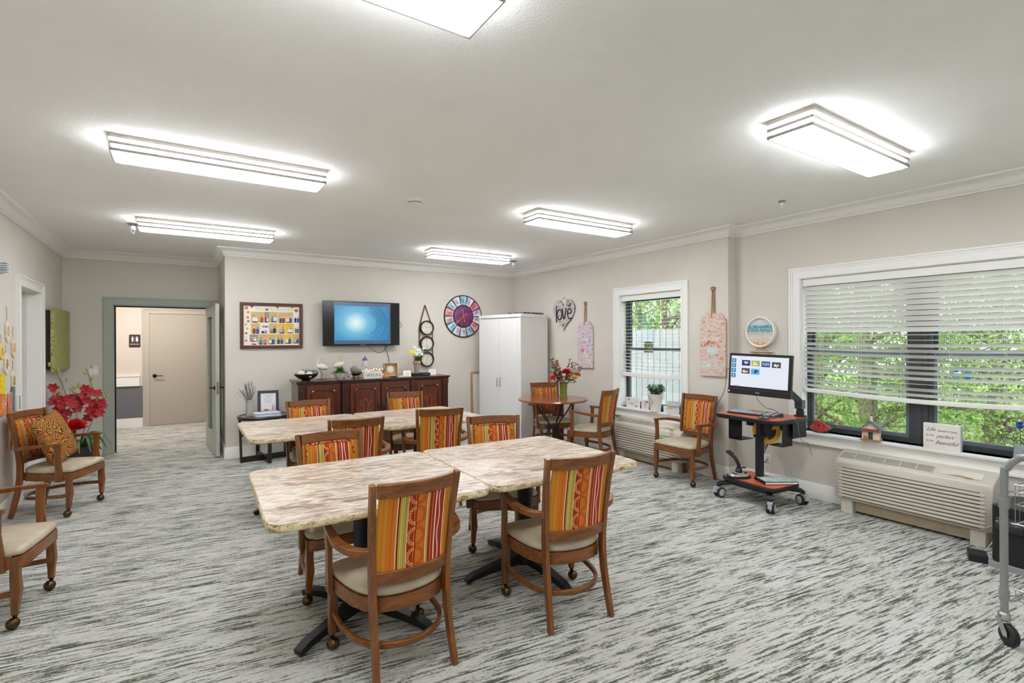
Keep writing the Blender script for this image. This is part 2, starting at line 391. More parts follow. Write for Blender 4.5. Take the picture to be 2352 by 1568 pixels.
wall('wall_back', 'y', YB, YB+.12, XJ, XR1+.3, 0, ZC)
wall('wall_jog', 'x', XJ, XJ+.12, YB+.12, YL+.0, 0, ZC)
wall('wall_back_left', 'y', YL, YL+.12, XL, XJ+.12, 0, ZC, [(-.765, .395, 0, 2.04)])
wall('wall_right', 'x', XR1, XR1+.20, YJ, YB, 0, ZC, [W1])
wall('wall_right_front', 'x', XR2, XR2+.20, YN, YJ, 0, ZC, [W2])
wall('wall_rear', 'y', YN-.15, YN, XL-.14, XR2+.2, 0, ZC)
# crown moulding and baseboards are swept round the room with mitred corners
room = [(XL, YN), (XR2, YN), (XR2, YJ), (XR1, YJ), (XR1, YB), (XJ, YB), (XJ, YL), (XL, YL)]
def sweep(bm, path, prof, closed=True):
    n = len(path); rows = []
    for i in range(n):
        p = Vector(path[i])
        def nrm(a, b): d = (Vector(b)-Vector(a)).normalized(); return Vector((-d.y, d.x))
        if closed or 0 < i < n-1:
            a, b = nrm(path[i-1], path[i]), nrm(path[i], path[(i+1) % n]); o = (a+b); o = o/(1+a.dot(b))
        elif i == 0: o = nrm(path[0], path[1])
        else: o = nrm(path[-2], path[-1])
        rows.append([bm.verts.new((p.x+o.x*d, p.y+o.y*d, z)) for d, z in prof])
    for i in range(n if closed else n-1):
        A, B = rows[i], rows[(i+1) % n]
        for j in range(len(prof)-1): bm.faces.new((A[j], B[j], B[j+1], A[j+1]))
    if not closed:
        bm.faces.new(rows[0]); bm.faces.new(rows[-1][::-1])
crown = [(0, 2.632), (.014, 2.632), (.016, 2.643), (.012, 2.648), (.020, 2.652), (.022, 2.660), (.018, 2.664), (.026, 2.672), (.036, 2.690), (.052, 2.706), (.070, 2.716), (.074, 2.720), (.086, 2.722), (.092, 2.730), (.096, 2.74)]
bm = BM(); sweep(bm, room, crown); struct('trim_1', bm, TRIM, angle=50, label='white crown moulding round the ceiling')
base = [(0, .148), (.006, .148), (.008, .138), (.012, .134), (.013, .122), (.016, .118), (.016, 0)]
def baseboard(name, path): bm = BM(); sweep(bm, path, base, False); struct(name, bm, TRIM, angle=50)
baseboard('baseboard_right', [(XR2, YN), (XR2, YJ), (XR1, YJ), (XR1, YB)])
baseboard('baseboard_back', [(XR1-.017, YB), (XJ, YB), (XJ, YL)])
baseboard('baseboard_back_left', [(-.885, YL), (XL, YL), (XL, 7.64)])
baseboard('baseboard_left', [(XL, 6.55), (XL, YN)])
# ---- door frame to the hall (sage) and open leaf
casing = [(0, 0), (.022, 0), (.026, .012), (.018, .030), (.024, .050), (.016, .085), (.018, .105), (0, .105)]
def door_casing(bm, x0, x1, zt, y, w=.10, sgn=-1, d=.02):
    # stepped profile casing: outer fillet + face + inner bead
    for k, (a, b, dd) in enumerate(((0, .018, .030), (.018, .035, .022), (.035, w-.018, .018), (w-.018, w, .024))):
        yy = sorted((y, y+sgn*dd))
        bx(bm, x0-w+a, x0-w+b, yy[0], yy[1], 0, zt+w-a); bx(bm, x1+w-b, x1+w-a, yy[0], yy[1], 0, zt+w-a)
        bx(bm, x0-w+b, x1+w-b, yy[0], yy[1], zt+w-b, zt+w-a)
d1 = bpy.data.objects.new('door_1', None); C.objects.link(d1); tag(d1, kind='structure')
bm = BM(); door_casing(bm, -.755, .385, 2.035, YL); bx(bm, -.765, -.745, YL, YL+.12, 0, 2.04); bx(bm, .375, .395, YL, YL+.12, 0, 2.04); bx(bm, -.765, .395, YL, YL+.12, 2.02, 2.04)
obj('door_frame', bm, SAGE, d1, smooth=False)
bm = BM(); bx(bm, -.745, -.728, YL+.055, YL+.07, 0, 2.02); bx(bm, .358, .375, YL+.055, YL+.07, 0, 2.02); bx(bm, -.745, .375, YL+.055, YL+.07, 2.003, 2.02)
obj('door_seal', bm, M('dark_gasket', (34, 24, 16), .7), d1, smooth=False)
# open leaf, hinged at the right jamb and swung into the room
lf = thing('glazed_door_leaf', 'open sage door leaf with tall narrow glass panel and dark lever handles', 'door', (.374, 8.80, .012), R(-86.3))
LW, LH, LT = 1.075, 2.01, .045
bm = BM(); g = (.27, .80, .27, 1.86)
for a in ((0, g[0], 0, LH), (g[1], LW, 0, LH), (g[0], g[1], 0, g[2]), (g[0], g[1], g[3], LH)): bx(bm, a[0], a[1], -LT, 0, a[2], a[3])
obj('panel', bm, M('sage_leaf', (182, 186, 176), .42, vary=.015), lf, smooth=False)
bm = BM()
for yy in (-LT-.008, 0.0):
    for a in ((g[0]-.02, g[0]+.012, g[2]-.02, g[3]+.02), (g[1]-.012, g[1]+.02, g[2]-.02, g[3]+.02)): bx(bm, a[0], a[1], yy, yy+.008, a[2], a[3])
    for zz in (g[2]-.02, g[3]-.012): bx(bm, g[0]+.012, g[1]-.012, yy, yy+.008, zz, zz+.032)
obj('glazing_bead', bm, MATS['sage_leaf'], lf, smooth=False)
bm = BM(); bx(bm, g[0], g[1], -LT/2-.003, -LT/2+.003, g[2], g[3]); obj('glass_pane', bm, MATS['clear_glass'], lf, smooth=False)
def lever(parent, x, y, z, sgn, length=.115, dirx=-1):
    bm = BM(); lathe(bm, [(.032, 0), (.032, .006), (.026, .012), (0, .012)], (0, 0, 0), 20, m=Matrix.Translation((x, y, z)) @ Matrix.Rotation(sgn*PI/2, 4, 'X'))
    tube(bm, [(x, y-sgn*.0, z), (x, y-sgn*.05, z)], .009, 10); beam(bm, [(x-.01*dirx, y-sgn*.05, z), (x+dirx*.05, y-sgn*.054, z+.001), (x+dirx*length, y-sgn*.05, z-.004)], .010, [.020, .016, .012])
    return obj('lever_handle', bm, M('dark_bronze', (44, 38, 34), .35, metal=.8), parent)
lever(lf, LW-.065, -LT, .90, 1); lever(lf, LW-.065, 0, .90, -1)
bm = BM(); bx(bm, LW-.001, LW+.002, -LT*.8, -LT*.2, .82, .98); bx(bm, LW, LW+.012, -LT*.62, -LT*.38, .885, .915); obj('latch_plate', bm, METAL, lf, smooth=False)
# ---- white door recess in the left wall
d2 = bpy.data.objects.new('door_2', None); C.objects.link(d2); tag(d2, kind='structure')
bm = BM()
for a, b, dd in ((0, .016, .026), (.016, .034, .018), (.034, .086, .015), (.086, .104, .020)):
    ya, yb, zt = 6.655-.104, 7.535+.104, 2.06+.104
    bx(bm, XL, XL+dd, ya+a, ya+b, 0, zt-a); bx(bm, XL, XL+dd, yb-b, yb-a, 0, zt-a); bx(bm, XL, XL+dd, ya+b, yb-b, zt-b, zt-a)
bx(bm, XL-.14, XL, 6.665, 6.675, 0, 2.07); bx(bm, XL-.14, XL, 7.515, 7.525, 0, 2.07); bx(bm, XL-.14, XL, 6.665, 7.525, 2.06, 2.07)
obj('door_frame', bm, TRIM, d2, smooth=False)
bm = BM(); bx(bm, XL-.135, XL-.11, 6.675, 7.40, 0, 2.06); bx(bm, XL-.128, XL-.09, 7.40, 7.425, 0, 2.06); bx(bm, XL-.14, XL-.105, 7.43, 7.515, 0, 2.06)
obj('door_panel', bm, M('sliding_panel', (214, 208, 204), .5, vary=.01), d2, smooth=False)
# ---- hall beyond
wall('wall_hall_far', 'y', 11.33, 11.45, -4.6, 3.5, 0, 2.6, mat=MATS['hall_paint'])
wall('wall_hall_left', 'x', -4.7, -4.6, 8.93, 11.45, 0, 2.6, mat=MATS['hall_paint'])
wall('wall_hall_right', 'x', 3.5, 3.6, 8.93, 11.45, 0, 2.6, mat=MATS['hall_paint'])
wall('wall_hall_near', 'y', 8.93, 8.99, -4.6, 3.5, 0, 2.6, [(-.765, .395, 0, 2.04)], mat=MATS['hall_paint'])
bm = BM(); bx(bm, -4.7, 3.6, 8.93, 11.45, 2.6, 2.7); struct('ceiling_hall', bm, MATS['ceiling_paint'])
d3 = bpy.data.objects.new('door_3', None); C.objects.link(d3); tag(d3, kind='structure')
bm = BM(); door_casing(bm, -.455, .455, 2.035, 11.33, w=.095); obj('door_frame', bm, M('greige_trim', (182, 175, 164), .5, vary=.01), d3, smooth=False)
bm = BM(); bx(bm, -.455, .455, 11.318, 11.335, .008, 2.035); obj('door_panel', bm, GREIGE, d3, bevel=.002)
lever(d3, -.375, 11.318, .905, 1, .13, 1)
bm = BM(); bx(bm, -4.6, -.552, 11.31, 11.33, .17, .735); struct('trim_2', bm, M('slate_panel', (104, 106, 112), .6, vary=.02), label='slate grey wainscot panel under the chair rail')
bm = BM(); bx(bm, -4.6, -.60, 11.285, 11.33, .735, .925); bx(bm, -4.6, -.595, 11.275, 11.33, .905, .93); struct('trim_3', bm, TRIM, label='white chair rail in the hall')
bm = BM(); bx(bm, -4.6, -.552, 11.305, 11.33, 0, .165); struct('baseboard_hall', bm, TRIM)
# ------------------------------------------------------------------ windows
FRAME = M('charcoal_frame', (62, 63, 66), .45, vary=.06)
def window(name, X, w, mull, glassX=.115):
    y0, y1, z0, z1 = w
    win = bpy.data.objects.new(name, None); C.objects.link(win); tag(win, kind='structure')
    cw = .104; bm = BM()
    for a, b, dd in ((0, .016, .030), (.016, .036, .022), (.036, .086, .017), (.086, .104, .022)):
        ya, yb, zt = y0-cw+a, y1+cw-a, z1+cw-a; s = b-a
        bx(bm, X-dd, X, ya, ya+s, z0, zt); bx(bm, X-dd, X, yb-s, yb, z0, zt); bx(bm, X-dd, X, ya+s, yb-s, zt-s, zt)
    bx(bm, X, X+.20, y0, y0+.008, z0, z1); bx(bm, X, X+.20, y1-.008, y1, z0, z1); bx(bm, X, X+.20, y0+.008, y1-.008, z1-.008, z1)
    obj('window_casing', bm, TRIM, win, smooth=False)
    bm = BM(); bx(bm, X-.055, X+.20, y0-cw-.02, y1+cw+.02, z0-.028, z0); obj('window_sill', bm, M('sill_white', (226, 226, 224), .3, vary=.01), win, bevel=.008)
    bm = BM()
    for a, b, dd in ((.028, .045, .034), (.045, .062, .026), (.062, .105, .020), (.105, .122, .028)): bx(bm, X-dd, X, y0-cw, y1+cw, z0-b, z0-a)
    obj('window_apron', bm, TRIM, win, smooth=False)
    gx = X+glassX; bays = []; edges = [y0+.008]+[q for m_ in mull for q in (m_-.052, m_+.052)]+[y1-.008]
    for i in range(0, len(edges), 2): bays.append((edges[i], edges[i+1]))
    for m_ in mull:
        bm = BM(); bx(bm, gx-.025, gx+.06, m_-.052, m_+.052, z0, z1-.008); bx(bm, gx-.033, gx-.025, m_-.012, m_+.012, z0, z1-.008); obj('mullion', bm, FRAME, win, bevel=.002)
    zm = 1.395
    for (a, b) in bays:
        bm = BM(); f = .030
        for (ya, yb, za, zb) in ((a, a+f, z0, z1-.008), (b-f, b, z0, z1-.008), (a+f, b-f, z0, z0+.038), (a+f, b-f, z1-.046, z1-.008)): bx(bm, gx-.01, gx+.06, ya, yb, za, zb)
        obj('window_frame', bm, FRAME, win, smooth=False)
        for k, (za, zb, dx) in enumerate(((z0+.038, zm+.025, .0), (zm-.015, z1-.046, .028))):
            bm = BM(); s = .026; A, B = a+f, b-f
            for (ya, yb, zc, zd) in ((A, A+s, za, zb), (B-s, B, za, zb), (A+s, B-s, za, za+s*1.3), (A+s, B-s, zb-s*1.3, zb)): bx(bm, gx+dx+.002, gx+dx+.024, ya, yb, zc, zd)
            sash = obj('window_sash', bm, M('grey_sash', (96, 106, 114), .4, vary=.05) if k == 0 else FRAME, win, bevel=.002)
            bm = BM(); bx(bm, gx+dx+.011, gx+dx+.015, A+s, B-s, za+s*1.3, zb-s*1.3); obj('glass_pane', bm, MATS['window_glass'], sash, smooth=False)
    return win
window('window_1', XR1, W1, []); window('window_2', XR2, W2, [1.72])
SLAT = M('blind_white', (234, 233, 229), .45, vary=.01)
def blind(label, X, y0, y1, ztop, zrail, tilt, nl, sag=0, rail_h=.036, pitch=.0445):
    b = thing('window_blind', label, 'blind', (X, (y0+y1)/2, ztop), 0, None); yc = (y0+y1)/2; L = (y1-y0)
    bm = BM(); bx(bm, -.036, -.028, -L/2, L/2, -.068, 0); bx(bm, -.028, .03, -L/2+.01, L/2-.01, -.05, -.002); obj('headrail', bm, SLAT, b, bevel=.003)
    bm = BM(); z = -.09; i = 0; zr = zrail-ztop; zs = []
    n = int((-.09-zr-.03)/pitch)+1
    for i in range(n):
        z = -.09-pitch*i; zs.append(z); th = tilt(i, n); c, s = math.cos(th), math.sin(th)
        k = 6 if sag else 1
        prev = None
        for j in range(k+1):
            y = -L/2+.006+(L-.012)*j/k; dz = -sag*math.sin(PI*min(1, j/k))*i/n
            row = []
            for (u, h) in ((-.025, -.0006), (-.012, .0026), (.012, .0026), (.025, -.0006), (.012, -.0002), (-.012, -.0002)):
                row.append(bm.verts.new((u*c-h*s, y, z+dz+u*s+h*c)))
            if prev:
                for q in range(6): bm.faces.new((prev[q], row[q], row[(q+1) % 6], prev[(q+1) % 6]))
            else: bm.faces.new(row)
            prev = row
        bm.faces.new(prev[::-1])
    o = obj('slats', bm, SLAT, b); 
    bm = BM(); pts = [(0, -L/2+.004+(L-.008)*j/10, zr-sag*math.sin(PI*j/10)) for j in range(11)]; beam(bm, pts, .052, rail_h)
    obj('bottom_rail', bm, SLAT, b, bevel=.006)
    bm = BM()
    for j in range(nl):
        y = -L/2+L*(j+.5)/nl
        for xx in (-.026, .026): tube(bm, [(xx, y, -.06), (xx, y, zr-sag*math.sin(PI*(j+.5)/nl))], .0011, 5)
    obj('ladder_cords', bm, M('cord_white', (225, 224, 220), .7, vary=0), b)
    return b
blind('white slatted blind with level open slats in the narrower window', XR1+.045, W1[0]+.012, W1[1]-.012, 2.105, 1.075, lambda i, n: R(2), 3, .012, .055)
def tilt2(i, n):
    f = i/n
    if i in (12, 13, 14, 16, 17, 18, 21): return R(-34)
    if f < .42: return R(-52)
    return R(-22+14*math.sin(i*2.1)) if i % 5 == 0 else R(-9+7*math.sin(i*1.7))
blind('wide white slatted blind half closed at the top in the broad window', XR2+.045, W2[0]+.012, W2[1]-.012, 2.105, 1.03, tilt2, 6, .03, .036)
# ------------------------------------------------------------------ ceiling fixtures
EM = M('lit_diffuser', (255, 255, 255), .5, vary=0, emit=(246, 250, 255), es=ES)
EMS = M('lit_diffuser_side', (255, 255, 255), .5, vary=0, emit=(246, 250, 255), es=ESS)
NICK = M('satin_nickel', (172, 169, 163), .32, metal=.85, vary=.03)
def make_fixture(label):
    t = thing('ceiling_light', label, 'ceiling light', (0, 0, ZC), 0, 'long ceiling lights'); L, W = 1.235, .262
    bm = BM(); prism(bm, rrect(-L/2, L/2, -W/2, W/2, .012, 3), -.022, 0); obj('housing', bm, M('fixture_plate', (210, 204, 196), .5), t, smooth=False)
    bm = BM(); prism(bm, rrect(-L/2+.022, L/2-.022, -W/2+.022, W/2-.022, .02, 4), -.104, -.022); bm.faces.ensure_lookup_table()
    bm.normal_update()
    for fc in bm.faces: fc.material_index = 0 if abs(fc.normal.z) > .5 else 1
    obj('diffuser', bm, [EM, EMS], t, smooth=False)
    for z in (-.058, -.098):
        bm = BM(); w = .007; h = .017; o_ = .004
        x, y = L/2-.006, W/2-.006
        bx(bm, -x, x, -y, -y+w, z, z+h); bx(bm, -x, x, y-w, y, z, z+h); bx(bm, -x, -x+w, -y+w, y-w, z, z+h); bx(bm, x-w, x, -y+w, y-w, z, z+h)
        obj('trim_bar', bm, NICK, t, bevel=.0015)
    return t
FX = [(.273, 6.27, 'long ceiling light in the far left corner, beside the sprinkler by the doorway'), (3.385, 6.27, 'smallest looking ceiling light, near the tall white cabinet corner'),
      (.273, 3.90, 'long ceiling light in front of the doorway light, left of the smoke detector'), (3.385, 3.93, 'ceiling light between the smoke detector and the narrower window'),
      (.300, 1.555, 'ceiling light cut off by the top edge of the photo'), (3.385, 1.50, 'ceiling light nearest the wide window, showing its whole underside')]
FX += [(.300, -.87, 'unseen ceiling light added behind the camera, left of two'), (3.385, -.87, 'unseen ceiling light added behind the camera, on the window side')]  # unseen row carrying on the grid, added for more room light
f0 = make_fixture(FX[0][2])
for i, (x, y, lb) in enumerate(FX):
    o = f0 if i == 0 else copy_tree(f0); o.location = (x, y, ZC); o['label'] = lb
# smoke detector, sprinklers
t = thing('smoke_detector', 'round white smoke detector on the ceiling between the lights', 'smoke detector', (1.72, 4.18, ZC))
bm = BM(); lathe(bm, [(.072, 0), (.072, -.010), (.060, -.014), (.058, -.030), (.045, -.040), (0, -.042)], seg=32); obj('housing', bm, WHITEP, t)
bm = BM(); lathe(bm, [(.0595, -.018), (.0600, -.026), (.052, -.026), (.052, -.018)], seg=32); obj('vent_ring', bm, M('vent_grey', (120, 120, 118), .6), t)
def sprinkler(label, x, y, k=1.):
    t = thing('fire_sprinkler', label, 'sprinkler', (x, y, ZC), 0, 'ceiling sprinklers')
    bm = BM(); lathe(bm, [(.040*k, 0), (.040*k, -.003), (.026*k, -.018*k), (.014*k, -.018*k), (.014*k, 0)], seg=20); obj('escutcheon', bm, METAL, t)
    bm = BM(); lathe(bm, [(.011*k, 0), (.011*k, -.02*k), (.019*k, -.022*k), (.019*k, -.05*k), (.012*k, -.055*k), (0, -.055*k)], seg=16); obj('head', bm, WHITEP, t)
    bm = BM()
    for s in (-1, 1): tube(bm, [(s*.012*k, 0, -.053*k), (s*.010*k, 0, -.072*k), (0, 0, -.080*k)], .0022, 6)
    lathe(bm, [(.013*k, -.080*k), (.013*k, -.083*k), (0, -.083*k)], seg=12); obj('deflector', bm, WHITEP, t)
sprinkler('white fire sprinkler beside the light nearest the doorway', -.395, 6.55, 1.25); sprinkler('white fire sprinkler close to the far corner of the room', 4.30, 6.55, 1.2)
sprinkler('small fire sprinkler in the ceiling near the wide window', 4.45, 2.47, .8)
# ------------------------------------------------------------------ outside
bm = BM(); bx(bm, 5.4, 40, -25, 32, -1.0, -.9); struct('ground', bm, MATS['outdoor_grass'])
fence = thing('board_fence', 'white vertical board fence seen through the narrower window', 'fence', (7.7, 8.2, -.9))
bm = BM(); k = 0; y = -2.3
while y < 2.3: bx(bm, 0, .018, y, y+.135, 0, 2.62); y += .15
obj('boards', bm, M('fence_white', (158, 162, 160), .7, vary=.04), fence, smooth=False)
bm = BM()
for z in (.4, 2.35): bx(bm, .018, .06, -2.3, 2.3, z, z+.09)
obj('rails', bm, MATS['fence_white'], fence, smooth=False)
def tree(label, x, y, h, rad, nleaf, leafmat, seed, lean=(0, 0), zb=-.9, zlo=-.2, ls=.11, nbr=13):
    r = random.Random(seed); t = thing('leafy_tree', label, 'tree', (x, y, zb), 0, 'trees beyond the windows')
    bm = BM(); top = Vector((lean[0], lean[1], h*.8)); pts = [Vector((0, 0, 0)), Vector((lean[0]*.2+r.uniform(-.1, .1), lean[1]*.3, h*.25)), Vector((lean[0]*.6, lean[1]*.6+r.uniform(-.2, .2), h*.5)), top]
    tr = cr(pts, 5); tube(bm, tr, [.17-.12*i/(len(tr)-1) for i in range(len(tr))], 8); tips = []
    for i in range(nbr):
        s = tr[int((.15+.8*i/nbr)*(len(tr)-1))]; s = Vector(s); a = r.uniform(0, 2*PI); d = Vector((math.cos(a), math.sin(a), r.uniform(.0, .7)))
        L = rad*r.uniform(.7, 1.15); e = s+d*L; q = cr([s, s+d*L*.4+Vector((0, 0, .12)), e+Vector((r.uniform(-.2, .2), r.uniform(-.2, .2), .15))], 4)
        tube(bm, q, [.055-.045*j/(len(q)-1) for j in range(len(q))], 6)
        for w in range(3):
            s2 = Vector(q[r.randint(2, len(q)-2)]); d2 = Vector((r.uniform(-1, 1), r.uniform(-1, 1), r.uniform(-.3, .8))); q2 = [s2, s2+d2*L*.25, s2+d2*L*.45]; tube(bm, q2, [.02, .012, .004], 5); tips += q2[1:]
        tips += [Vector(p) for p in q[3:]]
    obj('trunk', bm, MATS['bark'], t)
    bm = BM()
    for i in range(nleaf):
        if r.random() < .72: p = r.choice(tips)+Vector((r.gauss(0, .28), r.gauss(0, .28), r.gauss(0, .24)))
        else:
            a, rr = r.uniform(0, 2*PI), rad*math.sqrt(r.random()); p = Vector((rr*math.cos(a)+lean[0]*.5, rr*math.sin(a)+lean[1]*.5, r.uniform(zlo-zb, h)))
        d = Vector((r.uniform(-1, 1), r.uniform(-1, 1), r.uniform(-.9, .3))); L = ls*r.uniform(.7, 1.4)
        leafquad(bm, p, d, (r.uniform(-.5, .5), r.uniform(-.5, .5), 1), L, L*.42)
    obj('foliage', bm, leafmat, t, smooth=False)
LA, LB, LC = MATS['tree_leaf'], MATS['tree_leaf_light'], MATS['tree_leaf_dark']
TREES = [(8.6, 3.4, 5.2, 1.5, 8200, LA, .065, (.2, .3)), (8.9, 1.7, 5.4, 1.6, 8200, LB, .065, (-.2, -.3)), (11.2, 5.6, 6.4, 2.1, 7000, LA, .09, (.3, .2)), (11.8, 2.9, 6.6, 2.2, 7000, LC, .09, (0, -.4)),
         (15.5, 7.6, 8.5, 2.9, 4200, LB, .17, (0, 0)), (16.5, 3.9, 8.5, 3.0, 4200, LA, .17, (0, 0)), (10.6, 9.6, 6.2, 2.1, 4500, LA, .12, (-.3, 0)), (12.5, 12.6, 7.0, 2.4, 4500, LB, .14, (0, 0)), (9.4, 7.4, 4.6, 1.3, 2600, LB, .10, (-.5, .2)), (22, 12, 10, 4.0, 3800, LA, .26, (0, 0)), (22, 6, 10, 4.2, 3800, LB, .26, (0, 0)), (20, 17.5, 10, 4.2, 3800, LC, .26, (0, 0))]
TL = ['nearest leafy tree behind the left half of the wide window', 'pale green tree close behind the right half of the wide window', 'mid distance tree between the two windows', 'dark green tree behind the middle of the wide window', 'tall pale tree far behind the wide window', 'tall tree far behind the right side of the wide window', 'tree rising over the white fence', 'pale tree behind the white board fence', 'slender bright shrub hanging over the white fence end', 'distant broad tree behind the gap between windows', 'most distant pale tree past the wide window', 'distant dark tree past the narrower window']
for i, (x, y, h, rad, n, lm, ls, ln) in enumerate(TREES): tree(TL[i], x, y, h, rad, n, lm, 11+i, ln, ls=ls)
# ------------------------------------------------------------------ light, sky, camera
w = bpy.data.worlds.new('sky'); bpy.context.scene.world = w; w.use_nodes = True; nt = w.node_tree; bg = nt.nodes['Background']
tc = nt.nodes.new('ShaderNodeTexCoord'); sp = nt.nodes.new('ShaderNodeSeparateXYZ'); rp = nt.nodes.new('ShaderNodeValToRGB')
nt.links.new(tc.outputs['Generated'], sp.inputs[0]); nt.links.new(sp.outputs[2], rp.inputs[0]); nt.links.new(rp.outputs[0], bg.inputs[0])
rp.color_ramp.elements[0].position = 0; rp.color_ramp.elements[0].color = (.93, .97, 1, 1); rp.color_ramp.elements[1].position = .8; rp.color_ramp.elements[1].color = (.62, .78, 1, 1)
bg.inputs[1].default_value = 2.1
sun = bpy.data.lights.new('sun', 'SUN'); sun.energy = 2.0; sun.angle = R(1.5); sun.color = (1, .95, .86); so = bpy.data.objects.new('sun', sun); C.objects.link(so)
so.rotation_euler = Vector((-.62, .30, .95)).to_track_quat('Z', 'Y').to_euler()
hl = bpy.data.lights.new('hall_lamp', 'AREA'); hl.shape = 'RECTANGLE'; hl.size = 1.6; hl.size_y = .5; hl.energy = 30; hl.color = (1, .93, .86); ho = bpy.data.objects.new('hall_lamp', hl); C.objects.link(ho); ho.location = (-.5, 10.2, 2.58)
cam = bpy.data.cameras.new('camera'); co = bpy.data.objects.new('camera', cam); C.objects.link(co); cam.sensor_width = 36; cam.lens = 17.964; cam.clip_start = .05; cam.clip_end = 200
yaw, pit, rol = 0.577378, -0.001687, 0.003609
f = Vector((math.sin(yaw), math.cos(yaw), 0)); r_ = Vector((math.cos(yaw), -math.sin(yaw), 0)); d_ = Vector((0, 0, -1))
f2 = math.cos(pit)*f-math.sin(pit)*d_; d2_ = math.cos(pit)*d_+math.sin(pit)*f; r3 = math.cos(rol)*r_+math.sin(rol)*d2_; d3_ = -math.sin(rol)*r_+math.cos(rol)*d2_
mw = Matrix.Identity(4)
for i in range(3): mw[i][0] = r3[i]; mw[i][1] = -d3_[i]; mw[i][2] = -f2[i]
mw.translation = (0, 0, 1.52); co.matrix_world = mw
sc = bpy.context.scene; sc.camera = co
sc.view_settings.view_transform = 'Standard'; sc.view_settings.look = 'None'; sc.view_settings.gamma = 1; sc.view_settings.use_curve_mapping = False; sc.view_settings.exposure = .98
sc.cycles.max_bounces = 9; sc.cycles.diffuse_bounces = 6; sc.cycles.transparent_max_bounces = 16; sc.cycles.use_denoising = True; sc.cycles.sample_clamp_indirect = 6
# ------------------------------------------------------------------ chairs
CW, CWX = MATS['chair_wood'], MATS['chair_wood_cross']
def uvpanel(bm, pts_fn, nu, nv, flip, asp):
    uvl = bm.loops.layers.uv.verify(); g = [[bm.verts.new(pts_fn(i/nu, j/nv)) for i in range(nu+1)] for j in range(nv+1)]
    for j in range(nv):
        for i in range(nu):
            f = bm.faces.new((g[j][i], g[j][i+1], g[j+1][i+1], g[j+1][i]))
            for lp, (a, b) in zip(f.loops, ((i, j), (i+1, j), (i+1, j+1), (i, j+1))):
                u = a/nu; lp[uvl].uv = ((1-u) if flip else u, b/nv*asp)
    return g
def post_y(z):   # rear post centre line in y for a height
    P = [(0, -.262), (.12, -.235), (.25, -.208), (.36, -.195), (.46, -.193), (.60, -.205), (.75, -.228), (.91, -.262)]
    for (a, ya), (b, yb) in zip(P, P[1:]):
        if z <= b: t = (z-a)/(b-a); return ya+(yb-ya)*t
    return P[-1][1]
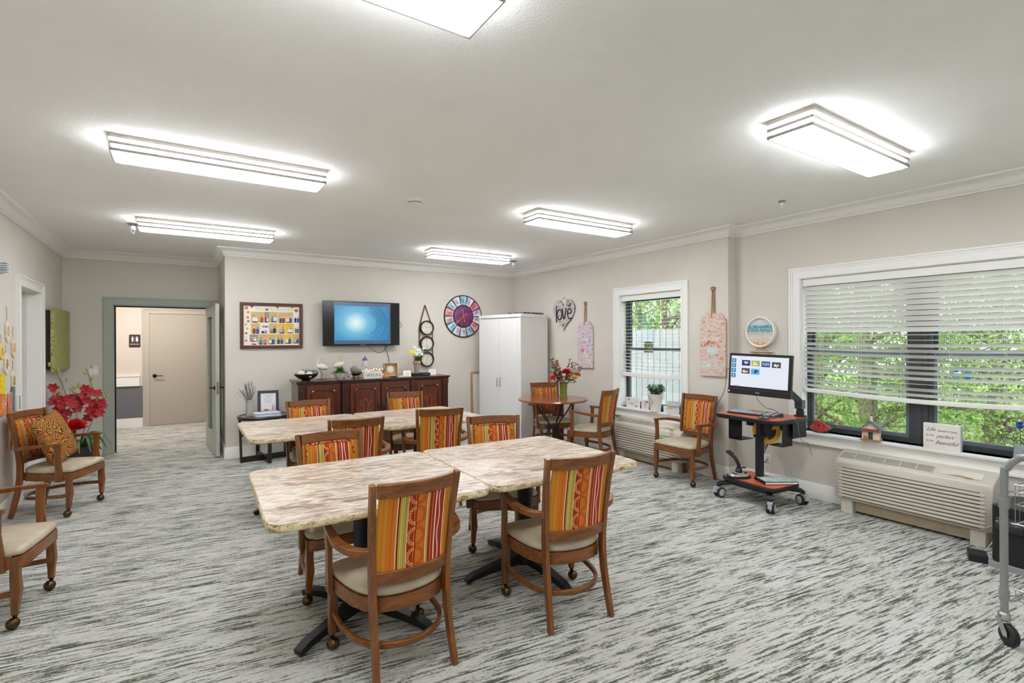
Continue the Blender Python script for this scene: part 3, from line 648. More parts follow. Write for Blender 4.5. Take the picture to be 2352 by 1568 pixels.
def make_chair(label):
    t = thing('dining_armchair', label, 'chair', (0, 0, 0), 0, None)
    seat = []
    for i in range(5): a = R(-90+90*i/4)
    front, ws, wr = .245, .245, .172
    pl = [(-.20, front), (.20, front), (.232, .228), (.245, .195), (.243, .06), (.225, -.06), (.195, -.135), (.150, -.185), (.08, -.213), (0, -.222), (-.08, -.213), (-.150, -.185), (-.195, -.135), (-.225, -.06), (-.243, .06), (-.245, .195), (-.232, .228)]
    # apron hoop
    bm = BM(); hoop = [(x*.97, y*.97-.002, .352) for x, y in pl]; beam(bm, hoop, .022, .064, closed=True); obj('seat_frame', bm, CWX, t, bevel=.003)
    # cushion
    bm = BM(); rings = []
    for s, z in ((.93, .382), (1.0, .388), (1.015, .402), (1.0, .416), (.93, .428), (.75, .437), (.4, .442)): rings.append([bm.verts.new((x*s, (y-.01)*s+.01, z)) for x, y in pl])
    n = len(pl)
    for A, B in zip(rings, rings[1:]):
        for j in range(n): bm.faces.new((A[j], A[(j+1) % n], B[(j+1) % n], B[j]))
    bm.faces.new(rings[0][::-1]); bm.faces.new(rings[-1]); obj('seat_cushion', bm, MATS['seat_vinyl'], t, sub=1, angle=180)
    for s in (-1, 1):
        # front leg with a slight swell and taper, ball caster under it
        bm = BM(); pts = [(s*.228, .205, .384), (s*.228, .205, .28), (s*.226, .209, .20), (s*.231, .206, .14), (s*.233, .204, .082)]
        beam(bm, pts, [.040, .040, .044, .036, .032], [.040, .040, .044, .034, .030], up=(0, 1, 0)); leg = obj('front_leg', bm, CW, t, bevel=.004)
        bm = BM(); lathe(bm, [(.0, .088), (.015, .086), (.018, .080), (.012, .072), (.010, .062), (0, .062)], (s*.233, .204, 0), 14)
        ball(bm, (s*.233+.004, .196, .033), .031, 14, sz=.98); obj('caster', bm, BRONZE, leg)
        # rear leg runs up as the back post
        bm = BM(); zs = [0, .07, .15, .25, .36, .46, .60, .75, .91]; xs = [.192, .189, .185, .182, .182, .184, .190, .198, .207]
        beam(bm, [(s*x, post_y(z), z) for x, z in zip(xs, zs)], [.026]*9, [.034, .037, .040, .044, .046, .046, .042, .036, .030], up=(0, 1, 0)); obj('rear_leg', bm, CW, t, bevel=.0035)
        # arm: flat bowed rail with upright
        bm = BM(); ap = cr([(s*.188, -.205, .598), (s*.255, -.165, .608), (s*.292, -.07, .622), (s*.285, .04, .632), (s*.270, .18, .640)], 5)
        nn = len(ap); beam(bm, ap, [.030+.014*math.sin(PI*min(1, .25+.75*i/(nn-1))) for i in range(nn)], [.034-.012*i/(nn-1) for i in range(nn)])
        arm = obj('armrest', bm, CWX, t, bevel=.004)
        bm = BM(); beam(bm, [(s*.262, .150, .315), (s*.263, .148, .42), (s*.266, .140, .52), (s*.272, .143, .627)], [.024]*4, [.052, .046, .040, .044], up=(0, 1, 0)); up_ = obj('arm_post', bm, CW, t, bevel=.003)
        bm = BM()
        for z in (.330, .360): lathe(bm, [(.0055, 0), (.0045, .003), (0, .004)], (0, 0, 0), 8, m=Matrix.Translation((s*.2745, .153, z)) @ Matrix.Rotation(s*PI/2, 4, 'Y'))
        obj('bolt', bm, BRONZE, up_)
    # hoop stretcher
    bm = BM(); hp = cr([(-.226, .20, .186), (-.232, .06, .178), (-.205, -.09, .172), (-.13, -.185, .168), (0, -.225, .167), (.13, -.185, .168), (.205, -.09, .172), (.232, .06, .178), (.226, .20, .186)], 4)
    beam(bm, hp, .020, .028); obj('stretcher', bm, CWX, t, bevel=.004)
    # curved rails of the back
    def back(x, z, d=0, bow=.045): q = max(0, 1-(x/.186)**2); return (x, post_y(z)-bow*q+d, z)
    for nm, zc, h in (('top_rail', .877, .062), ('lower_rail', .482, .058)):
        bm = BM(); N = 12; zz = zc; pts = [back(-.186+.372*i/N, zz) for i in range(N+1)]
        beam(bm, pts, .024, h, up=(0, -.12, 1)); obj(nm, bm, CWX, t, bevel=.004)
    zl, zt, hw = .505, .852, .178
    asp = (zt-zl)/(2*hw)
    # rear fabric: flat between the rails
    bm = BM(); uvpanel(bm, lambda u, v: back(-hw+2*hw*u, zl+(zt-zl)*v, -.002), 12, 4, False, asp); me = obj('back_fabric', bm, MATS['stripe_fabric'], t)
    # front pad: puffed, with piping
    z0, z1, h2 = .500, .840, .152
    def fr(u, v):
        x = -h2+2*h2*u; z = z0+(z1-z0)*v; e = min(1, (min(u, 1-u)*8))*min(1, (min(v, 1-v)*8)); e = math.sqrt(max(0, e)); p = back(x, z, .004+.018*e); return p
    bm = BM(); uvpanel(bm, fr, 20, 16, True, asp); obj('back_pad', bm, MATS['stripe_fabric'], t)
    bm = BM(); pr = [back(x, z, .012) for x, z in [(p[0], p[1]) for p in rrect(-h2, h2, z0, z1, .018, 3)]]; dens = []
    for i in range(len(pr)):
        a, b = Vector(pr[i]), Vector(pr[(i+1) % len(pr)]); m_ = max(1, int((b-a).length/.05))
        for k in range(m_):
            q = a.lerp(b, k/m_); dens.append(back(q.x, q.z, .012))
    tube(bm, dens, .0055, 6, closed=True); obj('piping', bm, MATS['piping_fabric'], t)
    return t
CH = [(.872, 2.410, 4, 'wooden armchair with casters in the foreground, seen from behind, cut by the bottom edge'),
      (1.83, 2.345, -7, 'wooden armchair seen from behind at the near table, closer to the window'),
      (.85, 3.30, 180, 'armchair across the near table, orange pad facing us, before the double pedestal'),
      (2.045, 3.321, 180-20.5, 'armchair turned at an angle at the back edge of the near table, right half'),
      (1.205, 4.330, -6, 'armchair seen from behind at the far table, half hidden by the near one'),
      (2.04, 4.50, -13, 'armchair seen from behind in the middle of the room at the far table'),
      (1.12, 5.345, 180, 'armchair facing us between the far table and the small dark side table'),
      (2.236, 5.575, 180-6, 'armchair facing us in front of the carved sideboard doors'),
      (4.387, 5.734, 180-15.7, 'armchair behind the round table in the corner'),
      (4.40, 4.89, 20, 'armchair seen from the side pulled up to the round table'),
      (4.618, 3.634, 92.7, 'empty armchair by the wall between the narrower window and the computer cart'),
      (-.907, 6.12, -113, 'armchair by the left wall holding the paisley pillow'),
      (-.90, 3.974, -99, 'armchair cut off by the left edge of the photo')]
c0 = make_chair(CH[0][3]); c0['group'] = 'wooden armchairs with striped backs'
for i, (x, y, a, lb) in enumerate(CH):
    o = c0 if i == 0 else copy_tree(c0); o.location = (x, y, 0); o.rotation_euler = (0, 0, R(a)); o['label'] = lb
# ------------------------------------------------------------------ laminate tables
def make_table(label, basedeg):
    t = thing('laminate_table', label, 'table', (0, 0, 0), 0, 'square laminate tables'); s = .535
    bm = BM(); prism(bm, rrect(-s, s, -s, s, .07, 6), .743, .745); obj('tabletop', bm, MATS['laminate_top'], t, smooth=False)
    bm = BM(); rows = []
    for off, z in ((0, .743), (.006, .742), (.010, .736), (.010, .716), (.006, .709), (0, .707)): rows.append([bm.verts.new((x, y, z)) for x, y in rrect(-s-off+.004, s+off-.004, -s-off+.004, s+off-.004, .07+off, 6)])
    n = len(rows[0])
    for A, B in zip(rows, rows[1:]):
        for j in range(n): bm.faces.new((A[j], A[(j+1) % n], B[(j+1) % n], B[j]))
    bm.faces.new(rows[0]); bm.faces.new(rows[-1][::-1]); obj('table_edge', bm, MATS['laminate_edge'], t, angle=60)
    bm = BM(); lathe(bm, [(.052, .06), (.052, .68), (.09, .69), (.09, .706), (0, .706)], seg=28); obj('pedestal', bm, BLACKM, t)
    base = thing_part('base', t); base.rotation_euler = (0, 0, R(basedeg))
    for k in range(4):
        a = k*PI/2; m_ = Matrix.Rotation(a, 4, 'Z'); bm = BM()
        beam(bm, [(.03, 0, .085), (.16, 0, .066), (.30, 0, .050), (.40, 0, .038), (.455, 0, .018)], [.085, .068, .056, .056, .050], [.075, .052, .040, .036, .030], m=m_)
        lathe(bm, [(.012, 0), (.012, .012), (.006, .02)], (.432, 0, 0), 10, m=m_); obj('base_foot', bm, BLACKM, base, bevel=.006)
    bm = BM(); lathe(bm, [(.085, .045), (.085, .10), (.06, .125), (.052, .13)], seg=28); obj('base_hub', bm, BLACKM, base)
    return t
def thing_part(name, parent):
    o = bpy.data.objects.new(name, None); C.objects.link(o); o.parent = parent; return o
TB = [(.862, 2.860, -2.0, 33, 'laminate table nearest the camera on the left, marbled beige'), (1.948, 2.835, -1.5, 2, 'laminate table pushed against the nearest one, on its window side'),
      (.998, 5.005, 0, 2, 'laminate table in the far pair, nearer the doorway'), (2.095, 5.012, .5, 2, 'laminate table in the far pair, in front of the sideboard')]
for (x, y, a, b_, lb) in TB:
    t = make_table(lb, b_); t.location = (x, y, 0); t.rotation_euler = (0, 0, R(a))
# ------------------------------------------------------------------ back wall
YW = YB
# framed photo collage
pc = thing('photo_collage_frame', 'dark wood framed poster of many small photos beside the television', 'framed poster', (1.055, YW, 1.733))
w_, h_ = .772, .612
bm = BM()
for a in ((-w_/2, w_/2, h_/2-.042, h_/2), (-w_/2, w_/2, -h_/2, -h_/2+.042), (-w_/2, -w_/2+.042, -h_/2+.042, h_/2-.042), (w_/2-.042, w_/2, -h_/2+.042, h_/2-.042)): bx(bm, a[0], a[1], -.032, 0, a[2], a[3])
obj('frame', bm, MATS['frame_wood'], pc, bevel=.004)
bm = BM(); bx(bm, -w_/2+.04, w_/2-.04, -.014, -.006, -h_/2+.04, h_/2-.04); obj('mat_board', bm, M('cream_paper', (236, 230, 214), .7, vary=.01), pc, smooth=False)
PAL = {'tan': (206, 176, 122), 'yel': (222, 190, 70), 'red': (178, 40, 34), 'blu': (34, 84, 190), 'teal': (50, 150, 170), 'dk': (52, 46, 52), 'wh': (232, 228, 224), 'skin': (206, 160, 130), 'pk': (212, 120, 140), 'gr': (150, 146, 130), 'gn': (40, 84, 76), 'or': (214, 110, 60), 'pu': (140, 70, 130), 'lb': (140, 196, 220)}
def PM(k): return M('print_'+k, PAL[k], .6, vary=.12, nscale=120)
def ell(bm, cx, cz, rx, rz, y, mi, n=12):
    f = bm.faces.new([bm.verts.new((cx+rx*math.cos(2*PI*i/n), y, cz+rz*math.sin(2*PI*i/n))) for i in range(n)][::-1]); f.material_index = mi
def quad(bm, x0, x1, z0, z1, y, mi):
    f = bm.faces.new([bm.verts.new(p) for p in ((x0, y, z0), (x1, y, z0), (x1, y, z1), (x0, y, z1))]); f.material_index = mi
def px2(x, y): return (-w_/2+.0+(x-125)/1735*w_, h_/2-(y-165-(x-125)*.03)/(1290)*h_)
photos = [(415, 435, 640, 745, 'tan', 'wh'), (640, 440, 770, 740, 'tan', 'or'), (775, 440, 915, 745, 'gr', 'red'), (918, 440, 1145, 745, 'tan', 'teal'), (1155, 455, 1370, 765, 'tan', 'blu'), (1375, 455, 1590, 765, 'tan', 'wh'), (1595, 460, 1780, 765, 'wh', 'dk'),
          (415, 755, 655, 1055, 'tan', 'red'), (665, 765, 900, 885, 'wh', 'pk'), (665, 895, 900, 1055, 'wh', 'dk'), (905, 765, 1145, 1055, 'tan', 'gr'), (1155, 775, 1375, 1070, 'yel', 'lb'), (1380, 775, 1605, 1070, 'yel', 'wh'), (1610, 775, 1780, 1065, 'wh', 'teal'),
          (380, 1065, 600, 1280, 'gr', 'pk'), (605, 1065, 860, 1370, 'tan', 'teal'), (865, 1075, 1100, 1370, 'tan', 'wh'), (1110, 1080, 1325, 1370, 'tan', 'gn'), (1330, 1085, 1570, 1370, 'yel', 'wh'), (1575, 1085, 1780, 1370, 'tan', 'lb'), (380, 1285, 600, 1370, 'wh', 'or')]
rr = random.Random(3)
for i, (x0, y0, x1, y1, bgc, cc) in enumerate(photos):
    a = px2(x0, y0); b = px2(x1, y1); c2 = rr.choice(['dk', 'wh', 'blu', 'red', 'pk']); bm = BM(); xx0, xx1, z0, z1 = a[0], b[0], min(a[1], b[1]), max(a[1], b[1]); W, Hh = xx1-xx0, z1-z0
    quad(bm, xx0, xx1, z0, z1, -.0146, 0)
    for s, (cx, ck) in enumerate(((xx0+W*rr.uniform(.28, .4), 1), (xx0+W*rr.uniform(.62, .75), 2))):
        hh = rr.uniform(.40, .52)*Hh; quad(bm, cx-W*.15, cx+W*.15, z0+.001, z0+hh*.45, -.0149-.0001*s, 3); ell(bm, cx, z0+hh*.62, W*.19, hh*.42, -.0152-.0001*s, ck); ell(bm, cx, z0+hh*1.13, W*.07, W*.085, -.0155, 4); ell(bm, cx, z0+hh*1.24, W*.075, W*.05, -.0157, 3 if rr.random() < .5 else 5)
    obj('photo_print', bm, [PM(bgc), PM(cc), PM(c2), PM('dk'), PM('skin'), PM('wh')], pc, smooth=False)
for (x, y, k, r0) in ((845, 375, 'red', 42), (1145, 310, 'pu', 34), (1560, 315, 'yel', 46), (1685, 410, 'pu', 50), (440, 285, 'pu', 40), (345, 445, 'or', 36), (330, 590, 'pk', 42), (345, 700, 'pu', 34), (280, 790, 'gr', 28), (320, 900, 'yel', 36), (290, 1030, 'pu', 34), (280, 1140, 'lb', 22), (285, 1240, 'pk', 40), (300, 325, 'or', 48)):
    bm = BM(); c_ = px2(x, y); q = r0/1735*w_
    for j in range(5): ell(bm, c_[0]+q*.6*math.cos(j*2*PI/5+.3), c_[1]+q*.6*math.sin(j*2*PI/5+.3), q*.5, q*.5, -.0150-j*.0001, 0, 8)
    ell(bm, c_[0], c_[1], q*.28, q*.28, -.0158, 1, 8); obj('sticker', bm, [PM(k), PM('yel' if k != 'yel' else 'dk')], pc, smooth=False)
text('lettering', 'Spring Has Sprung Event', .052, M('pale_pen', (206, 196, 178), .7, vary=0), pc, frame_mx((.06, -.0155, h_/2-.083), (1, 0, -.01), (0, 0, 1)), .0003)
# television
tv = thing('wall_television', 'black flat television on the wall showing a blue picture', 'television', (2.258, YW-.10, 1.777))
W, H = 1.125, .642
bm = BM(); bx(bm, -W/2, W/2, -.008, .030, -H/2, H/2); obj('bezel', bm, M('gloss_black', (14, 14, 16), .15, vary=0), tv, bevel=.004)
bm = BM(); bx(bm, -.3, .3, .030, .095, -.2, .2); obj('wall_mount', bm, BLACK, tv, bevel=.01)
m, t = newmat('tv_picture', .25); vc = t.n('ShaderNodeTexCoord'); sp = t.n('ShaderNodeSeparateXYZ'); t.l(vc.outputs['Object'], sp.inputs[0])
dx = t.math('ADD', sp.outputs[0], .10); dz = t.math('MULTIPLY', t.math('ADD', sp.outputs[2], -.01), 1.15)
rr_ = t.math('SQRT', t.math('ADD', t.math('MULTIPLY', dx, dx), t.math('MULTIPLY', dz, dz)))
c_ = t.ramp(rr_, [(0, (236, 246, 238)), (.06, (200, 232, 240)), (.18, (110, 184, 214)), (.34, (58, 146, 196)), (.55, (40, 120, 176))])
t.b.inputs['Base Color'].default_value = (.01, .01, .01, 1); t.l(c_, t.b.inputs['Emission Color']); t.b.inputs['Emission Strength'].default_value = .5
bm = BM(); bx(bm, -.405, .395, -.0095, -.0082, -.245, .255); obj('screen_picture', bm, m, tv, smooth=False)
m, t = newmat('tv_band', .2); t.b.inputs['Base Color'].default_value = lin((24, 36, 52)); t.b.inputs['Emission Color'].default_value = lin((70, 96, 124)); t.b.inputs['Emission Strength'].default_value = .5
bm = BM(); bx(bm, -.41, .42, -.0090, -.0081, -.298, .305); obj('screen_band', bm, m, tv, smooth=False)
bm = BM(); rr = random.Random(5)
for i in range(15):
    a0 = rr.uniform(50, 85); r0 = .17+.011*i+rr.uniform(-.004, .004); a1 = a0-rr.uniform(70, 150); tube(bm, [(.02+r0*1.1*math.cos(R(a0+(a1-a0)*k/10)), -.0098, .0+r0*.92*math.sin(R(a0+(a1-a0)*k/10))) for k in range(11)], .0013, 4)
for v in bm.verts: v.co.x = min(v.co.x, .39); v.co.z = max(-.24, min(.25, v.co.z))
obj('swirl_pattern', bm, M('swirl_blue', (28, 66, 104), .5, vary=0), tv)
text('lettering', 'SAMSUNG', .017, M('logo_grey', (170, 170, 172), .4, vary=0), tv, frame_mx((0, -.0088, -.311), (1, 0, 0), (0, 0, 1)), .0004)
def cable(name, label, pts, r=.004, parent=None, mat=None, n=8):
    bm = BM(); tube(bm, cr(pts, n), r, 6); o = obj(name, bm, mat or M('black_cable', (30, 30, 32), .5, vary=0), parent)
    if parent is None: tag(o, label, 'cable')
    return o
cable('hanging_cable', 'thin black cable looping below the television', [(2.39, YW-.06, 1.47), (2.385, YW-.02, 1.425), (2.46, YW-.012, 1.372), (2.54, YW-.012, 1.345), (2.62, YW-.012, 1.39), (2.66, YW-.03, 1.47)], .003)
cable('straight_cable', 'black cable dropping from the television to the sideboard', [(2.61, YW-.06, 1.47), (2.625, YW-.015, 1.41), (2.66, YW-.012, 1.34), (2.69, YW-.012, 1.2), (2.70, YW-.014, 1.02)], .0035)
cable('side_cable', 'short cable loop at the right edge of the television', [(2.80, YW-.06, 1.80), (2.845, YW-.03, 1.82), (2.885, YW-.02, 1.775), (2.865, YW-.02, 1.73), (2.80, YW-.06, 1.70)], .0035)
# three clocks on a strap
tc_ = thing('strap_clock_trio', 'three small round clocks hanging one above another on a leather strap', 'wall clock', (3.30, YW, 1.48))
lea = M('brown_leather', (110, 66, 46), .6); dkm = M('aged_dark_metal', (52, 42, 36), .4, metal=.6); cf = M('aged_clock_face', (222, 216, 200), .5, nscale=14); hd = M('clock_hand', (44, 38, 36), .5, vary=0)
bm = BM(); beam(bm, [(-.02, -.012, .61), (-.115, -.012, .27), (-.118, -.012, -.03)], .022, .003, up=(0, 1, 0)); beam(bm, [(-.02, -.012, .61), (.105, -.012, .27), (.11, -.012, -.28)], .018, .003, up=(0, 1, 0)); obj('strap', bm, lea, tc_)
for zc, hm in ((.249, (130, 15)), (0, (95, -85)), (-.252, (60, -95))):
    bm = BM(); lathe(bm, [(.108, 0), (.116, -.01), (.116, -.055), (.108, -.06), (.098, -.055), (.098, -.03)], (0, 0, zc), 32, axis='y'); body = obj('clock_case', bm, dkm, tc_)
    bm = BM(); lathe(bm, [(.099, -.032), (0, -.032)], (0, 0, zc), 32, axis='y'); face = obj('clock_face', bm, cf, body)
    for k, nn in enumerate(('12', '3', '6', '9')):
        a = R(90-90*k); text('numeral', nn, .030, hd, face, frame_mx((.072*math.cos(a), -.0335, zc+.072*math.sin(a)), (1, 0, 0), (0, 0, 1)), .0004)
    bm = BM()
    for k in range(12):
        a = R(30*k); 
        if k % 3: cb(bm, (.078*math.cos(a), -.0335, zc+.078*math.sin(a)), (.006, .001, .006))
    obj('hour_marks', bm, hd, face)
    bm = BM()
    for a, L in zip(hm, (.05, .07)): tube(bm, [(0, -.036, zc), (L*math.cos(R(a)), -.036, zc+L*math.sin(R(a)))], .002, 5)
    obj('hands', bm, hd, face)
# wheel clock
wc = thing('wooden_wheel_clock', 'large round clock of painted wooden wedges around a purple disc', 'wall clock', (3.962, YW, 1.926))
cols = [(150, 190, 214), (214, 206, 214), (206, 120, 140), (196, 190, 204), (206, 196, 200), (214, 150, 158), (150, 176, 204), (196, 190, 202), (204, 196, 206), (160, 200, 220), (206, 176, 186), (226, 150, 160), (180, 196, 206), (214, 208, 214)]
bm = BM(); lathe(bm, [(.352, -.004), (.352, -.018), (.338, -.022), (.335, -.018)], seg=56, axis='y'); lathe(bm, [(.338, -.006), (0, -.006)], seg=56, axis='y'); obj('backing_ring', bm, M('charred_black', (30, 26, 28), .7), wc)
N = 14; words = ['PARIS', 'LONDON', 'ROMA', 'TOKYO', 'MILAN', 'CAIRO', 'OSLO', 'LIMA', 'DELHI', 'QUITO', 'SOFIA', 'MALTA', 'SEOUL', 'BERN']
for k in range(N):
    a0, a1 = R(90-360/N*(k+.5)+1.6), R(90-360/N*(k-.5)-1.6); mid = (a0+a1)/2; bm = BM(); po = []
    for r0, s in ((.335, 1), (.19, -1)):
        for j in range(5): a = a0+(a1-a0)*(j if s > 0 else 4-j)/4; po.append((r0*math.cos(a), r0*math.sin(a)))
    prism(bm, po, -.022, -.006, 'y'); c_ = cols[k]
    mt, t = newmat('wedge_paint_%d' % k, .75, .2); kk = t.noise(t.coord('Object', (9, 9, 9), (0, mid, 0)), 2.2, 5, .7, .8); t.col(t.ramp(kk, [(.36, [x*.62 for x in c_]), (.46, c_), (.6, [min(255, x*1.1) for x in c_])]))
    wd = obj('wedge', bm, mt, wc, bevel=.002); flip = math.cos(mid) < 0
    d = (math.cos(mid), 0, math.sin(mid)); 
    if flip: d = (-d[0], 0, -d[2])
    text('lettering', words[k], .034, M('faded_ink', (92, 78, 96), .7, vary=0), wd, frame_mx((.262*math.cos(mid), -.0225, .262*math.sin(mid)), d, (-d[2], 0, d[0])), .0004)
bm = BM(); lathe(bm, [(.172, -.006), (.172, -.024), (.168, -.026), (0, -.026)], seg=48, axis='y'); mt, t = newmat('purple_disc', .5); kk = t.noise(t.coord(), 16, 5, .7); t.col(t.ramp(kk, [(.35, (84, 36, 78)), (.5, (118, 54, 104)), (.65, (134, 70, 116))])); obj('centre_disc', bm, mt, wc)
cop = M('copper_hand', (222, 142, 88), .35, metal=.6)
bm = BM()
for a, L, bk in ((-140, .20, .06), (100, .13, .085)):
    c1, s1 = math.cos(R(a)), math.sin(R(a)); beam(bm, [(-bk*c1, -.032, -bk*s1), (0, -.032, 0), (L*.5*c1, -.032, L*.5*s1), (L*.75*c1, -.032, L*.75*s1), (L*c1, -.032, L*s1)], [.014, .010, .012, .022, .003], .004, up=(0, 1, 0)); ball(bm, (-bk*c1, -.032, -bk*s1), .014, 10)
ball(bm, (0, -.033, 0), .014, 10); obj('hands', bm, cop, wc)
# ------------------------------------------------------------------ sideboard
CZ, CF, CBk = .995, 7.045, 7.545
cr_ = thing('carved_sideboard', 'long dark wooden sideboard with inlaid doors under the television', 'sideboard', (0, 0, 0))
DW, DX, DD = MATS['dark_wood'], MATS['dark_wood_cross'], MATS['door_wood']
bm = BM(); bx(bm, 1.300, 3.42, CF+.03, CBk, .09, CZ-.045); bx(bm, 1.845, 2.915, CF+.005, CF+.03, .09, CZ-.045); obj('body', bm, DW, cr_, smooth=False)
bm = BM(); bx(bm, 1.296, 1.302, CF+.045, CBk, .09, CZ-.045); obj('side_reflection_overlay', bm, MATS['side_reflection_wood'], cr_, smooth=False)  # wall reflection painted into the colour of this side
bm = BM()
for off, za, zb in ((.0, CZ-.018, CZ), (-.010, CZ-.030, CZ-.018), (-.020, CZ-.045, CZ-.030)):
    poly = [(1.262-off*1, CBk), (1.262-off, CF-off), (1.825, CF-off), (1.835, CF-.028-off), (2.925, CF-.028-off), (2.935, CF-off), (3.466+off, CF-off), (3.466+off, CBk)]
    prism(bm, poly, za, zb)
obj('top', bm, DX, cr_, bevel=.004)
bm = BM(); bx(bm, 1.285, 3.435, CF+.02, CBk, 0, .09); bx(bm, 1.83, 2.93, CF-.01, CF+.02, 0, .09); obj('plinth', bm, DX, cr_, bevel=.008)
for (xa, xb, yf) in ((1.290, 1.378, CF+.01), (1.846, 1.936, CF-.02), (2.822, 2.914, CF-.02), (3.340, 3.430, CF+.01)):
    bm = BM(); bx(bm, xa, xb, yf, yf+.05, .09, CZ-.05); bx(bm, xa-.004, xb+.004, yf-.012, yf+.04, CZ-.115, CZ-.045); bx(bm, xa+.004, xb-.004, yf-.008, yf+.02, CZ-.140, CZ-.115); bx(bm, xa-.004, xb+.004, yf-.010, yf+.04, .09, .19)
    for x_ in (xa+.016, xb-.026): bx(bm, x_, x_+.010, yf-.006, yf, .21, CZ-.16)
    obj('pilaster', bm, DW, cr_, bevel=.003)
inl = M('copper_inlay', (158, 84, 44), .4, vary=.15); stud = M('silver_stud', (206, 206, 204), .15, metal=1, vary=0)
def cdoor(xa, xb, yf, pull, both=True):
    bm = BM(); za, zb = .12, CZ-.060; bx(bm, xa, xb, yf, yf+.03, za, zb); d = obj('door', bm, DD, cr_, bevel=.003)
    c = .05; x0, x1, z0, z1 = xa+.062, xb-.062, za+.06, zb-.065
    bm = BM(); pts = [(x0, z0), (x1, z0), (x1, z1-c), (x1-c*.55, z1-c*.45), (x1-c*.9, z1), (x0+c*.9, z1), (x0+c*.55, z1-c*.45), (x0, z1-c)]
    beam(bm, [(x, yf-.005, z) for x, z in pts], .022, .012, up=(0, 1, 0), closed=True); obj('door_moulding', bm, DW, d, bevel=.003)
    bm = BM(); cx, cz = (x0+x1)/2, .66
    for s in (-1, 1):
        tube(bm, cr([(cx, yf-.001, cz-.16), (cx+s*.035, yf-.001, cz-.05), (cx+s*.030, yf-.001, cz+.03), (cx, yf-.001, cz+.07)], 5), .0035, 5)
        tube(bm, cr([(cx+s*.01, yf-.001, cz-.13), (cx+s*.06, yf-.001, cz-.09), (cx+s*.10, yf-.001, cz-.11), (cx+s*.115, yf-.001, cz-.075), (cx+s*.09, yf-.001, cz-.06)], 5), .003, 5)
        tube(bm, cr([(cx+s*.03, yf-.001, cz-.03), (cx+s*.065, yf-.001, cz-.01), (cx+s*.085, yf-.001, cz+.03), (cx+s*.06, yf-.001, cz+.05), (cx+s*.055, yf-.001, cz+.02)], 5), .003, 5)
    obj('inlay', bm, inl, d)
    for s, x_ in ((-1, x0+c*.35), (1, x1-c*.35)):
        bm = BM(); ball(bm, (x_, yf-.008, z1-c*.25), .012, 10); obj('stud', bm, stud, d)
    px_ = xb-.028 if pull > 0 else xa+.028
    bm = BM(); tube(bm, cr([(px_, yf-.004, .50), (px_-.008, yf-.018, .54), (px_+.008, yf-.02, .58), (px_-.006, yf-.018, .62), (px_, yf-.004, .66)], 4), [.004]+[.008]*15+[.004], 6); obj('pull_handle', bm, BLACKM, d)
cdoor(1.392, 1.822, CF+.01, 1); cdoor(1.952, 2.366, CF-.018, 1); cdoor(2.386, 2.808, CF-.018, -1); cdoor(2.930, 3.326, CF+.01, -1)
# things standing on the sideboard
def put(name, label, cat, x, y, z=CZ, rz=0, group=None): return thing(name, label, cat, (x, y, z), rz, group)
b = put('oval_bowl', 'shallow black oval bowl at the left end of the sideboard', 'bowl', 1.43, 7.27)
bm = BM(); lathe(bm, [(0, 0), (.05, 0), (.055, .012), (.10, .030), (.145, .068), (.152, .088), (.146, .090), (.135, .068), (.09, .038), (0, .03)], seg=32, sx=1, sy=.72); obj('bowl_body', bm, M('bowl_black', (28, 20, 20), .5), b)
def sphere(label, x, y, z, r, kind, grp='decorative balls in the black bowl'):
    bm = BM(); ball(bm, (0, 0, 0), r, 22)
    nm = 'ball_'+kind
    if nm not in MATS:
        m, t = newmat(nm, .8, .2)
        c = {'white': ((176, 170, 156), (232, 228, 216)), 'grey': ((104, 102, 98), (146, 144, 140)), 'dark': ((30, 28, 28), (206, 200, 190)), 'twine': ((64, 60, 56), (178, 170, 158))}[kind]
        if kind in ('dark', 'twine'):
            v = t.n('ShaderNodeTexVoronoi'); v.inputs['Scale'].default_value = 55; v.feature = 'DISTANCE_TO_EDGE'; t.l(t.coord(), v.inputs['Vector']); t.col(t.ramp(v.outputs[0], [(.05, c[1]), (.12, c[0])]))
        else: t.col(t.ramp(t.noise(t.coord(), 60, 4, .7), [(.35, c[0]), (.55, c[1])]))
        t.bump(t.noise(t.coord(), 90, 3), .6, .004)
    o = obj('decorative_ball', bm, MATS[nm], None, loc=(x, y, z)); tag(o, label, 'decorative ball', grp); return o
sphere('white textured ball at the left of the black bowl', 1.362, 7.245, CZ+.086, .052, 'white'); sphere('white textured ball at the front middle of the bowl', 1.46, 7.215, CZ+.078, .046, 'white')
sphere('plain grey ball at the back left of the bowl', 1.40, 7.33, CZ+.095, .050, 'grey'); sphere('black and white speckled ball in the bowl', 1.468, 7.31, CZ+.108, .042, 'dark'); sphere('twine wrapped ball at the right of the bowl', 1.535, 7.265, CZ+.098, .048, 'twine')
BW, BT = M('bird_white', (226, 220, 208), .7), M('bird_tan', (214, 176, 120), .7)
